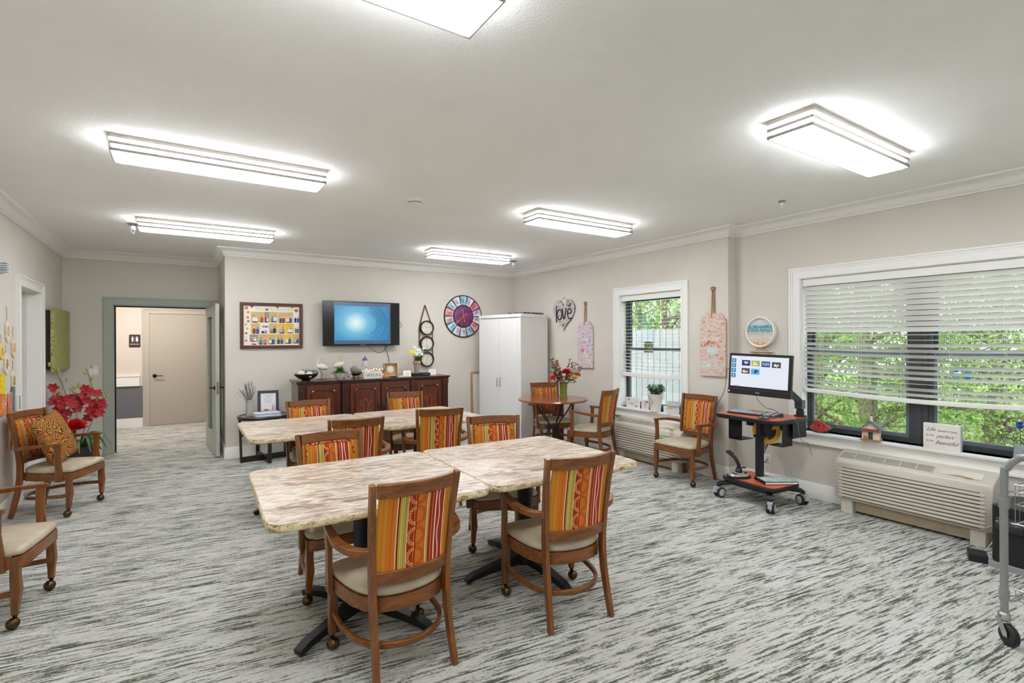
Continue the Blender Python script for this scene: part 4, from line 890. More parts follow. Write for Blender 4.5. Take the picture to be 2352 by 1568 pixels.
def bird(label, x, y, s, hz):
    t = put('shore_bird_figurine', label, 'bird figurine', x, y, group='shore bird figurines')
    bm = BM(); bx(bm, -.055, .055, -.03, .03, 0, .006); obj('base_plate', bm, M('rust_brown', (112, 70, 44), .6), t, bevel=.002)
    bm = BM()
    for k in (-1, 1): tube(bm, [(k*.008, k*.008, .006), (k*.009+.004, k*.008, hz*.62), (.0-s*.022, k*.006, hz)], .0028, 6)
    obj('legs', bm, M('wire_brown', (104, 78, 60), .5), t)
    bm = BM(); p = cr([(s*.090, 0, hz+.012), (s*.055, 0, hz+.025), (s*.0, 0, hz+.042), (-s*.045, 0, hz+.055), (-s*.052, 0, hz+.09), (-s*.050, 0, hz+.125)], 4)
    n = len(p); rs = [.004+.040*math.sin(PI*min(1, i/(n*.75)))**1.2 if i < n*.72 else .016-.003*(i/n) for i in range(n)]; rs = [max(r_0, .012 if i > 2 else .004) for i, r_0 in enumerate(rs)]; tube(bm, p, rs, 12); ball(bm, (-s*.046, 0, hz+.132), .022, 12); obj('body', bm, BW, t)
    bm = BM()
    for k in (-1, 1): ball(bm, (s*.012, k*.019, hz+.036), .034, 12, sz=.72, sx=1.1, sy=.65)
    obj('wing', bm, BT, t)
    bm = BM(); beam(bm, [(-s*.040, 0, hz+.142), (-s*.0, 0, hz+.150), (s*.035, 0, hz+.144)], [.016, .010, .003], [.014, .008, .003]); beam(bm, [(-s*.040, 0, hz+.128), (-s*.005, 0, hz+.126), (s*.025, 0, hz+.124)], [.014, .008, .003], [.010, .006, .003]); ball(bm, (-s*.044, 0, hz+.147), .020, 10, sz=.6); obj('beak', bm, BT, t)
bird('standing shore bird with open beak left of the potted plant', 1.635, 7.30, 1, .135)
bird('second shore bird looking back, standing behind the potted plant', 1.905, 7.42, -1, .150)
pt = put('potted_succulent', 'leafy green plant in a white swirled bowl on the sideboard', 'potted plant', 1.862, 7.22)
bm = BM(); lathe(bm, [(0, 0), (.035, 0), (.040, .008), (.062, .03), (.088, .06), (.098, .088), (.092, .090), (.08, .07), (0, .07)], seg=40)
for v in bm.verts:
    a = math.atan2(v.co.y, v.co.x); v.co.xy *= 1+.035*math.sin(9*a+v.co.z*60)
obj('pot', bm, M('swirl_white', (228, 226, 226), .4), pt)
bm = BM(); rr = random.Random(9)
for i in range(190):
    a = rr.uniform(0, 2*PI); q = rr.random(); d = (math.cos(a)*(.25+q), math.sin(a)*(.25+q), 1.1-q*.9); leafquad(bm, (math.cos(a)*.06*q, math.sin(a)*.06*q, .078+.02*(1-q)), d, (0, 0, 1), rr.uniform(.05, .105), .022, .35)
obj('leaves', bm, M('succulent_green', (96, 134, 62), .5, vary=.3, nscale=40), pt, smooth=False)
rg = put('glass_ring_ornament', 'small white ring ornament with a clear centre on the sideboard', 'ornament', 1.972, 7.20)
bm = BM(); tube(bm, [(.040*math.cos(2*PI*i/28), 0, .044+.040*math.sin(2*PI*i/28)) for i in range(28)], .006, 8, closed=True); obj('ring', bm, M('ring_white', (228, 224, 220), .3), rg)
bm = BM(); lathe(bm, [(.036, -.002), (0, -.002)], (0, 0, .044), 24, axis='y'); obj('glass_disc', bm, MATS['clear_glass'], rg); bm = BM(); bx(bm, -.018, .018, -.005, .005, .018, .03); obj('inset_shape', bm, M('navy_inset', (70, 84, 112), .4), rg)
sd = put('dark_footed_dish', 'dark footed dish holding two grey balls beside the sign', 'dish', 2.10, 7.30)
bm = BM(); lathe(bm, [(0, .035), (.03, .035), (.06, .045), (.085, .068), (.08, .07), (.05, .055), (0, .05)], seg=20)
for a in range(3): tube(bm, [(.04*math.cos(a*2.1), .04*math.sin(a*2.1), .045), (.045*math.cos(a*2.1), .045*math.sin(a*2.1), 0)], .006, 6)
for s in (-1, 1): beam(bm, [(s*.06, 0, .055), (s*.10, 0, .078), (s*.115, 0, .088)], [.02, .02, .004], .004)
obj('dish_body', bm, M('dark_rust', (58, 34, 28), .4, metal=.3), sd)
sphere('larger grey ball resting on the dark footed dish', 2.075, 7.29, CZ+.122, .052, 'grey', 'grey balls by the sign'); sphere('smaller grey ball on the dish beside the sign', 2.148, 7.275, CZ+.098, .034, 'grey', 'grey balls by the sign')
lh = put('lighthouse_figurine', 'white lighthouse figurine with a blue roof', 'figurine', 2.258, 7.38)
bm = BM(); lathe(bm, [(0, 0), (.052, 0), (.048, .05), (.040, .18), (.043, .185), (.043, .20), (.030, .202), (.028, .25), (.0, .25)], seg=24); obj('tower', bm, M('lighthouse_white', (228, 226, 222), .6), lh)
bm = BM(); lathe(bm, [(.043, .247), (.036, .258), (.016, .285), (.006, .292), (.008, .305), (0, .312)], seg=20); obj('roof', bm, M('slate_blue', (74, 98, 140), .5), lh)
bm = BM(); cb(bm, (.006, -.041, .15), (.012, .008, .02)); cb(bm, (-.01, -.046, .06), (.012, .008, .02)); obj('window_inset', bm, M('inset_dark', (60, 64, 78), .5), lh)
bm = BM(); lathe(bm, [(.046, .186), (.046, .19)], seg=24, cap=False); lathe(bm, [(.046, .205), (.046, .209)], seg=24, cap=False); obj('railing', bm, M('rail_tan', (196, 180, 150), .5), lh)
rs = put('relax_sign_box', 'whitewashed wooden box lettered RELAX with shells and fairy lights', 'sign', 2.285, 7.13)
bm = BM(); bx(bm, -.128, .128, -.045, .045, 0, .012); bx(bm, -.128, .128, -.045, -.035, .012, .098); bx(bm, -.128, .128, .035, .045, .012, .098); bx(bm, -.128, -.118, -.035, .035, .012, .098); bx(bm, .118, .128, -.035, .035, .012, .098); obj('box', bm, M('whitewash', (224, 220, 214), .7, nscale=40), rs, bevel=.002)
text('lettering', 'RELAX', .056, M('sign_blue_grey', (112, 122, 138), .7, vary=0), rs, frame_mx((.018, -.0458, .05), (1, 0, 0), (0, 0, 1)), .0006, space=1.25)
bm = BM(); tube(bm, [(-.115, -.0458, .045), (-.10, -.0458, .052), (-.09, -.0458, .040), (-.078, -.0458, .048)], .002, 5); obj('anchor_drawing', bm, MATS['sign_blue_grey'], rs)
bm = BM(); rr = random.Random(4)
for i in range(16): ball(bm, (rr.uniform(-.105, .105), rr.uniform(-.02, .02), rr.uniform(.088, .112)), rr.uniform(.010, .019), 8, sz=.8)
obj('shell_filling', bm, M('shell_mix', (206, 188, 164), .6, vary=.4, nscale=25), rs)
bm = BM(); pts = []
for i in range(11): ball(bm, (-.13+.028*i, rr.uniform(-.02, .03), .112+rr.uniform(-.01, .02)), .0055, 6)
obj('fairy_lights', bm, M('warm_bulb', (255, 220, 160), .4, emit=(255, 190, 110), es=3.5), rs)
cf_ = put('copper_crab_lantern', 'small copper coloured glowing ornament right of the sign', 'ornament', 2.462, 7.25)
bm = BM(); tube(bm, [(.035*math.cos(2*PI*i/20), .0, .04+.035*math.sin(2*PI*i/20)) for i in range(20)], .006, 6, closed=True); obj('ring_body', bm, M('copper', (206, 130, 90), .3, metal=.8), cf_)
bm = BM(); ball(bm, (0, .0, .085), .026, 10, sz=.5); tube(bm, [(.02, 0, .09), (.05, 0, .11), (.045, 0, .125)], .005, 6); tube(bm, [(.02, 0, .085), (.06, 0, .095), (.065, 0, .115)], .004, 6); obj('crab_top', bm, M('rust_red', (150, 76, 52), .45), cf_)
bm = BM(); ball(bm, (0, -.002, .04), .010, 8); obj('bulb', bm, MATS['warm_bulb'], cf_)
sf = put('sand_dollar_frame', 'square light wood shadow box holding a white sand dollar', 'shadow box', 2.612, 7.30)
bm = BM(); s = .10
for a in ((-s, s, 0, .010), (-s, s, .19, .20), (-s, -s+.010, .010, .19), (s-.010, s, .010, .19)): bx(bm, a[0], a[1], -.02, .03, a[2], a[3])
obj('frame', bm, MATS['oak'], sf, smooth=False)
bm = BM(); bx(bm, -s+.01, s-.01, .02, .028, .01, .19); obj('backing', bm, M('tan_linen', (206, 166, 124), .8), sf, smooth=False)
bm = BM(); lathe(bm, [(.058, .018), (.056, .010), (.03, .005), (0, .004)], (0, 0, .105), 28, axis='y')
for k in range(5): a = R(90+72*k); ball(bm, (.036*math.cos(a), .006, .105+.036*math.sin(a)), .006, 6)
obj('sand_dollar', bm, M('sand_white', (228, 222, 210), .7), sf)
nb = put('navy_dish', 'small flat navy blue dish in front of the shadow box', 'dish', 2.60, 7.14); bm = BM(); lathe(bm, [(0, 0), (.04, 0), (.062, .014), (.058, .016), (0, .006)], seg=24); obj('dish_body', bm, M('navy_glaze', (50, 66, 104), .3), nb)
ps = put('loose_papers', 'thin stack of white papers lying on the sideboard', 'papers', 2.762, 7.2); bm = BM()
for i in range(5): bx(bm, -.07+.004*i, .06+.003*i, -.05, .05, .003*i, .003*i+.002)
obj('sheets', bm, M('paper_white', (236, 234, 228), .7, vary=.01), ps, smooth=False)
def card(label, x, y, txt, w=.122, h=.086):
    t = put('folded_card', label, 'card', x, y, group='folded cards on the sideboard'); bm = BM()
    v = [bm.verts.new(p) for p in ((-w/2, -.025, 0), (w/2, -.025, 0), (w/2, 0, h), (-w/2, 0, h))]; bm.faces.new(v); v2 = [bm.verts.new(p) for p in ((-w/2, .03, 0), (w/2, .03, 0))]; bm.faces.new((v[3], v[2], v2[1], v2[0])); o = obj('card_stock', bm, M('card_cream', (234, 228, 212), .7, vary=.01), t, smooth=False); s_ = o.modifiers.new('s', 'SOLIDIFY'); s_.thickness = .001
    text('lettering', txt, .026, M('card_ink', (176, 164, 140), .7, vary=0), t, frame_mx((0, -.0155, h*.5), (1, 0, 0), (0, .28, 1)), .0003, shear=.3)
card('cream folded card between the shadow box and flower vase', 2.85, 7.26, 'Thank'); card('cream folded card at the right end of the sideboard', 3.30, 7.36, 'Family')
dv = put('disc_player', 'flat black disc player on the sideboard', 'disc player', 3.075, 7.32)
bm = BM(); bx(bm, -.148, .148, -.09, .09, .006, .038); obj('casing', bm, BLACK, dv, bevel=.003); bm = BM(); bx(bm, .02, .12, -.0915, -.09, .014, .026); obj('display', bm, M('display_grey', (88, 92, 98), .2, vary=0), dv); bm = BM()
for a in (-.12, .12):
    for c2 in (-.07, .07): cb(bm, (a, c2, .003), (.02, .02, .006))
obj('feet', bm, BLACK, dv)
fv = put('daisy_vase', 'ribbed silver vase of white daisies and a yellow flower on the disc player', 'vase of flowers', 3.035, 7.32, CZ+.038)
bm = BM(); lathe(bm, [(0, 0), (.036, 0), (.038, .02), (.044, .10), (.056, .18), (.052, .182), (.04, .10), (.03, .02)], seg=32)
for v in bm.verts:
    a = math.atan2(v.co.y, v.co.x); v.co.xy *= 1+.05*math.sin(12*a)
obj('vase_body', bm, M('ribbed_silver', (186, 180, 172), .2, metal=.6, vary=.2), fv)
bm = BM(); lathe(bm, [(.055, .145), (.060, .15), (.063, .18), (.058, .183)], seg=28, cap=False); obj('rope_band', bm, M('jute', (196, 150, 98), .8, bump=.5, bscale=300), fv)
bm = BM(); rr = random.Random(12); heads = []
for i in range(15):
    p = (rr.uniform(-.02, .10), rr.uniform(-.06, .06), rr.uniform(.26, .40)); heads.append(p); tube(bm, [(0, 0, .16), (p[0]*.5, p[1]*.5, .22), p], .002, 5)
yp = [(-.085, -.02, .30), (-.055, -.02, .325), (-.10, -.01, .325)]
for p in yp: tube(bm, [(-.02, 0, .17), (-.05, 0, .24), p], .002, 5)
for i in range(90): a = rr.uniform(0, 2*PI); leafquad(bm, (rr.uniform(-.02, .05), rr.uniform(-.03, .03), rr.uniform(.17, .24)), (math.cos(a), math.sin(a), rr.uniform(0, 1)), (0, 0, 1), .045, .016)
obj('stems', bm, M('stem_green', (70, 108, 50), .6), fv, smooth=False)
def daisies(bm, hs, r, n=9):
    for p in hs:
        nn = Vector((rr.uniform(-.5, .5), -1, rr.uniform(0, .8))).normalized(); u = nn.orthogonal().normalized(); v_ = nn.cross(u)
        for k in range(n): a = 2*PI*k/n; leafquad(bm, p, u*math.cos(a)+v_*math.sin(a), nn, r, r*.5, .1)
for hp in heads: bm = BM(); daisies(bm, [hp], .026); obj('daisy_head', bm, M('petal_white', (240, 240, 236), .6, vary=.02), fv, smooth=False)
for hp in yp: bm = BM(); daisies(bm, [hp], .034, 11); obj('yellow_flower_head', bm, M('petal_yellow', (240, 214, 60), .6), fv, smooth=False)
# ------------------------------------------------------------------ side table with frame and lavender
st_ = thing('oval_side_table', 'dark wooden side table with a glass top by the back wall', 'side table', (.905, 7.26, 0), R(8)); ES_ = MATS['espresso']; zt = .578
bm = BM(); lathe(bm, [(.262, zt-.035), (.298, zt-.035), (.303, zt-.006), (.298, zt), (.262, zt), (.262, zt-.035)], seg=48); obj('table_rim', bm, ES_, st_)
bm = BM(); lathe(bm, [(0, zt-.010), (.262, zt-.010), (.262, zt-.004), (0, zt-.004)], seg=48); obj('glass_top', bm, M('smoked_glass', (150, 150, 140), .05, vary=0, trans=.7), st_)
for k in range(4):
    m_ = Matrix.Rotation(k*PI/2, 4, 'Z'); bm = BM(); beam(bm, [(.262, 0, 0), (.268, 0, .27), (.278, 0, zt-.035)], [.042]*3, [.024]*3, m=m_, up=(1, 0, 0)); obj('leg', bm, ES_, st_, bevel=.002)
bm = BM(); beam(bm, [(-.26, 0, .035), (.26, 0, .035)], .030, .070); beam(bm, [(0, -.26, .036), (0, .26, .036)], .030, .070); beam(bm, [(-.26, 0, .34), (.26, 0, .34)], .024, .024); obj('stretcher', bm, ES_, st_, bevel=.002)
zt2 = zt-.004
lv = thing('lavender_vase', 'clear glass vase of dried lavender on the side table', 'vase of flowers', (.745, 7.26, zt))
bm = BM(); lathe(bm, [(0, .0), (.040, .0), (.044, .01), (.036, .10), (.034, .16), (.042, .205), (.040, .205), (.031, .16), (.032, .10), (.038, .014), (0, .012)], seg=24); obj('glass_body', bm, M('cut_glass', (214, 218, 214), .12, vary=.25, nscale=90, trans=.45), lv)
bm = BM(); lathe(bm, [(0, .014), (.035, .014), (.033, .075), (0, .075)], seg=16); obj('dark_pebbles', bm, M('pebble_black', (40, 40, 42), .4, vary=.5, nscale=90), lv)
bm = BM(); bm2 = BM(); rr = random.Random(21)
for i in range(42):
    a = rr.uniform(0, 2*PI); q = rr.random()**.6*.115; e = Vector((q*math.cos(a)+rr.uniform(-.03, .02), q*math.sin(a), rr.uniform(.30, .46)-q*.5)); tube(bm, [(0, 0, .06), (e.x*.35, e.y*.35, .20), tuple(e)], .0012, 4)
    d = (e-Vector((e.x*.35, e.y*.35, .2))).normalized()
    for j in range(14):
        p = e-d*.06*j/14; leafquad(bm2, p, Vector((rr.uniform(-1, 1), rr.uniform(-1, 1), rr.uniform(0, 1))), (0, 0, 1), .013, .008)
obj('stems', bm, M('dry_green', (120, 128, 104), .7), lv, smooth=False); obj('blossoms', bm2, M('lavender', (140, 128, 156), .7, vary=.35, nscale=80), lv, smooth=False)
fr_ = thing('tabletop_picture_frame', 'black framed lavender print standing on the side table', 'picture frame', (.978, 7.36, zt), R(-4)); fr_.rotation_euler = (R(-10), 0, R(-4))
w2, h2_ = .25, .30; bm = BM()
for a in ((-w2/2, w2/2, h2_-.035, h2_), (-w2/2, w2/2, 0, .035), (-w2/2, -w2/2+.035, .035, h2_-.035), (w2/2-.035, w2/2, .035, h2_-.035)): bx(bm, a[0], a[1], -.012, .008, a[2], a[3])
obj('frame', bm, M('frame_black', (40, 36, 42), .4), fr_, bevel=.002)
bm = BM(); quad(bm, -w2/2+.034, w2/2-.034, .034, h2_-.034, -.004, 0); rr = random.Random(2)
for i in range(10):
    z = h2_-.06-.011*i; l = rr.uniform(.05, .13); quad(bm, -l/2, l/2, z, z+.0035, -.0045, 1)
for i in range(26): x = .02+rr.random()*.065; quad(bm, x, x+.003, .04, .05+rr.random()*.07, -.0046, 2)
ell(bm, -.025, .048, .035, .010, -.0046, 3)
obj('print', bm, [M('print_white', (232, 230, 232), .6, vary=.01), M('print_grey', (176, 176, 180), .6, vary=0), M('print_lilac', (190, 160, 196), .6), M('print_plum', (150, 96, 140), .6)], fr_, smooth=False)
bm = BM(); beam(bm, [(0, .008, .2), (0, .085, .012)], .04, .004); obj('easel_leg', bm, MATS['frame_black'], fr_)
bk = thing('white_binder', 'pale binder lying flat before the framed print', 'binder', (.935, 7.16, zt), R(4)); bm = BM(); bx(bm, -.145, .145, -.10, .10, 0, .006); bx(bm, -.145, .145, -.10, .10, .036, .042); bx(bm, -.151, -.145, -.10, .10, 0, .042); obj('cover', bm, M('binder_white', (226, 228, 232), .4), bk, bevel=.001); bm = BM(); bx(bm, -.14, .14, -.095, .095, .006, .036); obj('pages', bm, M('page_blue', (190, 202, 224), .6), bk)
# ------------------------------------------------------------------ tall white cabinet across the corner
cab = thing('tall_white_cabinet', 'tall white two-door storage cabinet standing across the corner', 'cabinet', (4.293, 6.35, 0), R(12)); CWm = M('cabinet_white', (232, 231, 228), .38, vary=.008)
cwid, cdep, ch = .94, .615, 1.93   # local: x = depth direction, y = along the front towards the back wall
bm = BM(); bx(bm, .018, cdep, 0, cwid, .09, ch-.055); obj('carcass', bm, CWm, cab, bevel=.003)
bm = BM(); prism(bm, rrect(-.012, cdep+.004, -.012, cwid+.012, .02, 4), ch-.055, ch-.004); obj('top', bm, CWm, cab, bevel=.008)
bm = BM(); bx(bm, .0, cdep, -.008, cwid+.008, 0, .08); bx(bm, .006, cdep, -.003, cwid+.003, .08, .092); obj('plinth', bm, CWm, cab, bevel=.004)
bm = BM(); bx(bm, .0, .018, 0, .062, .09, ch-.055); bx(bm, .0, .018, cwid-.062, cwid, .09, ch-.055); obj('front_stile', bm, CWm, cab, bevel=.004)
for a, b_, hy, nm in ((.064, .469, .435, 1), (.472, cwid-.064, .505, 2)):
    bm = BM(); bx(bm, .002, .018, a, b_, .10, ch-.066); d = obj('door', bm, CWm, cab, bevel=.003)
    bm = BM(); tube(bm, cr([(.002, hy, .80), (-.020, hy, .82), (-.026, hy, .87), (-.020, hy, .92), (.002, hy, .94)], 5), .005, 8); obj('handle', bm, M('dull_steel', (150, 150, 150), .3, metal=.9), d)
    bm = BM()
    for z in (.35, 1.0, 1.62): yy = a if nm == 1 else b_; bx(bm, -.003, .002, yy-.006, yy+.006, z, z+.035)
    obj('hinge', bm, CWm, d)
ql = thing('folded_quilt', 'folded blue and red patterned cloth on top of the white cabinet', 'cloth', (4.293, 6.35, ch-.004), R(12))
m, t = newmat('quilt_cloth', .9, .1); kk = t.noise(t.coord(), 13, 3, .6, .4); t.col(t.ramp(kk, [(0, (52, 58, 96)), (.42, (70, 80, 128)), (.47, (190, 186, 190)), (.5, (40, 44, 70)), (.56, (150, 60, 62)), (.62, (92, 96, 134))], 'CONSTANT'))
bm = BM()
for i, (a0, a1, b0, b1) in enumerate(((.10, .58, .03, .52), (.14, .60, .06, .44))): prism(bm, rrect(a0, a1, b0, b1, .03, 4), .016*i, .016*i+.015)
for v in bm.verts: v.co.z += .003*math.sin(v.co.x*31+v.co.y*17) if v.co.z > .01 else 0
obj('layers', bm, m, ql, bevel=.004)
lb_ = thing('framed_whiteboard', 'oak framed white board leaning on the wall beside the white cabinet', 'board', (4.10, YW-.062, .0)); lb_.rotation_euler = (R(-2.6), 0, 0)
bm = BM(); w3, h3 = .56, 1.0
for a in ((0, w3, h3-.028, h3), (0, w3, 0, .028), (0, .028, .028, h3-.028), (w3-.028, w3, .028, h3-.028)): bx(bm, a[0], a[1], -.012, .012, a[2], a[3])
obj('frame', bm, MATS['oak'], lb_, bevel=.002); bm = BM(); bx(bm, .028, w3-.028, -.002, .006, .028, h3-.028); obj('board_face', bm, M('board_white', (228, 226, 222), .3), lb_)
mp_ = thing('maroon_panel', 'tall maroon folded panel standing behind the round table', 'panel', (4.76, 6.05, 0), R(-28)); bm = BM(); bx(bm, -.085, .085, -.02, .02, 0, .70); obj('board', bm, M('maroon', (96, 26, 48), .6), mp_, bevel=.004)
bt = thing('black_floor_tray', 'flat black case lying on the floor by the white cabinet', 'case', (4.52, 6.12, 0), R(14)); bm = BM(); prism(bm, rrect(-.19, .19, -.13, .13, .02, 4), 0, .05); obj('shell', bm, BLACK, bt, bevel=.006)
# ------------------------------------------------------------------ round table with bouquet
rt = thing('round_pedestal_table', 'small round polished table on curved black metal legs', 'table', (4.215, 5.47, 0))
bm = BM(); lathe(bm, [(0, .712), (.44, .712), (.462, .716), (.470, .728), (.462, .740), (0, .740)], seg=64); obj('tabletop', bm, MATS['cherry_top'], rt)
for k in range(4):
    a = R(20+90*k); c_, s_ = math.cos(a), math.sin(a); bm = BM(); tube(bm, cr([(.30*c_, .30*s_, .712), (.22*c_, .22*s_, .58), (.10*c_, .10*s_, .42), (.075*c_, .075*s_, .33), (.12*c_, .12*s_, .20), (.26*c_, .26*s_, .03), (.30*c_, .30*s_, .008)], 5), .0095, 8); obj('leg', bm, BLACKM, rt)
bm = BM(); lathe(bm, [(.088, .345), (.088, .365)], seg=28); lathe(bm, [(.02, .70), (.20, .70), (.20, .712), (.02, .712)], seg=28); obj('ring_shelf', bm, BLACKM, rt)
bq = thing('rose_bouquet_vase', 'amber green glass vase with red, orange and cream flowers on the round table', 'vase of flowers', (4.36, 5.42, .740))
bm = BM(); lathe(bm, [(0, 0), (.054, 0), (.056, .01), (.050, .04), (.048, .10), (.052, .16), (.056, .205), (.052, .205), (.046, .15), (.043, .09), (.044, .03), (0, .012)], seg=28); m, t = newmat('amber_weave_glass', .15); kk = t.n('ShaderNodeTexBrick'); kk.inputs['Scale'].default_value = 28; kk.inputs['Color1'].default_value = lin((196, 196, 78)); kk.inputs['Color2'].default_value = lin((170, 176, 60)); kk.inputs['Mortar'].default_value = lin((58, 56, 30)); kk.inputs['Mortar Size'].default_value = .06
mpn = t.coord('Generated', (1, 1, 1), (PI/2, 0, 0)); t.l(mpn, kk.inputs[0]); t.col(kk.outputs[0]); t.b.inputs['Transmission Weight'].default_value = .25; obj('vase_body', bm, m, bq)
rr = random.Random(31); RX = Vector((.838, -.546, 0)); FY = Vector((.546, .838, 0))   # spread the arrangement across the room diagonal
def P3(u, d, z): return tuple(RX*u+FY*d+Vector((0, 0, z)))
fl = [((0.035, -.03, .345), .066, 'bloom_red', (206, 24, 22)), ((-.145, -.03, .265), .056, 'bloom_orange', (236, 96, 44)), ((.135, -.04, .265), .058, 'bloom_cream', (228, 206, 120)), ((.195, .0, .305), .050, 'bloom_coral', (228, 122, 76)), ((-.10, .04, .30), .04, 'bloom_red2', (190, 50, 40)), ((-.06, .03, .355), .045, 'bloom_ivory', (226, 208, 170))]
bm = BM()
for (p, r0, nm, c) in fl: q = P3(*p); tube(bm, cr([(0, 0, .05), (q[0]*.3, q[1]*.3, .2), (q[0], q[1], q[2]-.02)], 4), .0035, 5)
obj('stems', bm, M('stem_dark', (58, 66, 40), .6), bq)
def bloom(bm, c, r0, n=46, seed=1):
    r_ = random.Random(seed); c = Vector(c)
    for i in range(n):
        q = i/n; th = q*PI*.62; a = i*2.399; d = Vector((math.sin(th)*math.cos(a), math.sin(th)*math.sin(a), math.cos(th)))
        # face the blooms outwards
        d = (d+Vector((-.3, -.75, .2))*.35).normalized(); up_ = Vector((r_.uniform(-.3, .3), r_.uniform(-.3, .3), 1)); leafquad(bm, c+d*r0*.15, d+Vector((r_.uniform(-.25, .25), r_.uniform(-.25, .25), r_.uniform(-.25, .25))), up_, r0*(.70+.35*q), r0*.62, -.25)
for i, (p, r0, nm, c) in enumerate(fl): bm = BM(); bloom(bm, P3(*p), r0, 60, i); obj('flower_head', bm, M(nm, c, .6, vary=.22, nscale=60), bq, smooth=False)
bm = BM()
for i in range(13):
    side = -1 if i < 8 else 1; u = side*rr.uniform(.06, .25); e = P3(u, rr.uniform(-.06, .08), rr.uniform(.33, .54)); sp_ = cr([(0, 0, .1), (e[0]*.35, e[1]*.35, .25), e], 8); tube(bm, sp_, .0018, 4)
    for j in range(8, len(sp_)):
        for s in (-1, 1): leafquad(bm, sp_[j], (rr.uniform(-1, 1), rr.uniform(-1, 1), rr.uniform(-.2, .8)), (0, -1, .4), .038, .030)
for i in range(90): a = rr.uniform(0, 2*PI); leafquad(bm, P3(rr.uniform(-.13, .15), rr.uniform(-.06, .06), rr.uniform(.20, .30)), (math.cos(a), math.sin(a), rr.uniform(-.3, .6)), (0, 0, 1), .055, .028)
obj('eucalyptus', bm, M('dried_eucalyptus', (122, 88, 66), .7, vary=.45, nscale=14), bq, smooth=False)
# ------------------------------------------------------------------ packaged heaters under the windows
ACB = M('heater_beige', (206, 200, 188), .42, vary=.015); ACD = M('heater_dark', (92, 88, 82), .6)
def heater(label, X, yc, L=1.06):
    """local x points into the room (world -X); y along the wall"""
    t = thing('wall_heater_unit', label, 'heater', (X, yc, 0), PI, 'heater units under the windows'); D = .235
    # body: rounded front with sloping top
    prof = [(.0, .115), (D-.035, .115), (D-.012, .125), (D, .145), (D, .430), (D-.010, .462), (D-.035, .482), (.120, .520), (.07, .530), (0, .530)]
    bm = BM(); prism(bm, prof, -L/2+.03, L/2-.03, 'y')
    for s in (-1, 1):
        q = [(x*.985 if x > .1 else x, z+(.006 if z < .2 else -.012)) for x, z in prof]
        lo = [bm.verts.new((x, s*(L/2-.03), z)) for x, z in prof]; hi = [bm.verts.new((x-(.012 if x > .1 else 0), s*L/2, z)) for x, z in q]; n = len(prof)
        for i in range(n): bm.faces.new((lo[i], lo[(i+1) % n], hi[(i+1) % n], hi[i]))
        bm.faces.new(hi)
    bmesh.ops.remove_doubles(bm, verts=bm.verts, dist=1e-5); obj('body', bm, ACB, t, bevel=.008)
    bm = BM()
    for k in range(9):
        z = .158+.0285*k; pts = [(D-.030, -L/2+.020, z), (D+.001, -L/2+.045, z), (D+.003, -L/2+.07, z), (D+.003, L/2-.07, z), (D+.001, L/2-.045, z), (D-.030, L/2-.020, z)]; beam(bm, pts, .012, .018)
    obj('front_louvres', bm, ACB, t, bevel=.004)
    bm = BM()
    for k in range(10): z = .158-.01425+.0285*k; beam(bm, [(D-.001, -L/2+.07, z), (D-.001, L/2-.07, z)], .0045, .009)
    obj('louvre_gap', bm, M('heater_gap', (128, 112, 92), .8), t)
    sl = math.atan2(.520-.482, .120-(D-.035)); ux, uz = math.cos(math.atan2(.038, -.08)), math.sin(math.atan2(.038, -.08))
    def top(s, y, h=.0): return (D-.035+ux*s-h*uz*-1*0, y, .482+uz*s+h)
    # outlet grille (towards +Y world = -y local because of the half turn)
    y0, y1 = -L/2+.035, L*.16
    m_ = frame_mx((D-.035, y1, .4825), (ux, 0, uz), (0, -1, 0))   # local u up the slope, v along the unit
    if m_.to_3x3() @ Vector((0, 0, 1)) @ Vector((0, 0, 1)) < 0: pass
    nz = (m_.to_3x3() @ Vector((0, 0, 1))).z; sg = 1 if nz > 0 else -1
    Lg = y1-y0; bm = BM(); bx(bm, .004, .080, 0, Lg, sg*.0005, sg*.0015, m_); obj('grille_opening', bm, M('grille_dark', (58, 56, 54), .7), t, smooth=False)
    bm = BM()
    for k in range(7): bx(bm, .004+.0118*k, .0085+.0118*k, 0, Lg, sg*.001, sg*.005, m_)
    for k in range(7): a = Lg*k/6; bx(bm, .002, .082, a-.003, a+.003, sg*.001, sg*.0065, m_)
    obj('grille_bars', bm, ACB, t, smooth=False)
    bm = BM(); m2 = frame_mx((D-.035, L/2-.07, .4825), (ux, 0, uz), (0, -1, 0)); bx(bm, .006, .082, 0, L*.24, sg*.001, sg*.003, m2); obj('control_lid', bm, M('lid_beige', (212, 202, 186), .4, vary=.01), t, bevel=.001)
    bm = BM(); po = [(.006, .07), (.006, .19)]+[(.006+.014*math.sin(PI*k/8), .19-.12*k/8) for k in range(9)]; prism(bm, po[1:], sg*.0032, sg*.0042, m=m2); obj('finger_notch', bm, M('notch_tan', (164, 138, 100), .6), t)
    bm = BM(); bx(bm, 0, D-.085, -L/2+.04, L/2-.04, .02, .115); obj('base_skirt', bm, M('skirt_beige', (176, 160, 136), .6), t, smooth=False)
    for s in (-1, 1): bm = BM(); bx(bm, D-.11, D-.03, s*(L/2-.09)-.045, s*(L/2-.09)+.045, 0, .115); obj('foot_bracket', bm, ACB, t, bevel=.004)
    text('lettering', 'Amana', .018, M('logo_ink', (60, 60, 62), .5, vary=0), t, frame_mx((D-.020-.012, L/2-.14, .4885), (0, 1, 0), (ux, 0, uz)), .0003, bold=.0006)
    return t
heater('beige wall heater under the wide window, beside the wire cart', XR2-.001, 1.715); heater('beige wall heater under the narrower window behind the armchairs', XR1-.001, 4.335)
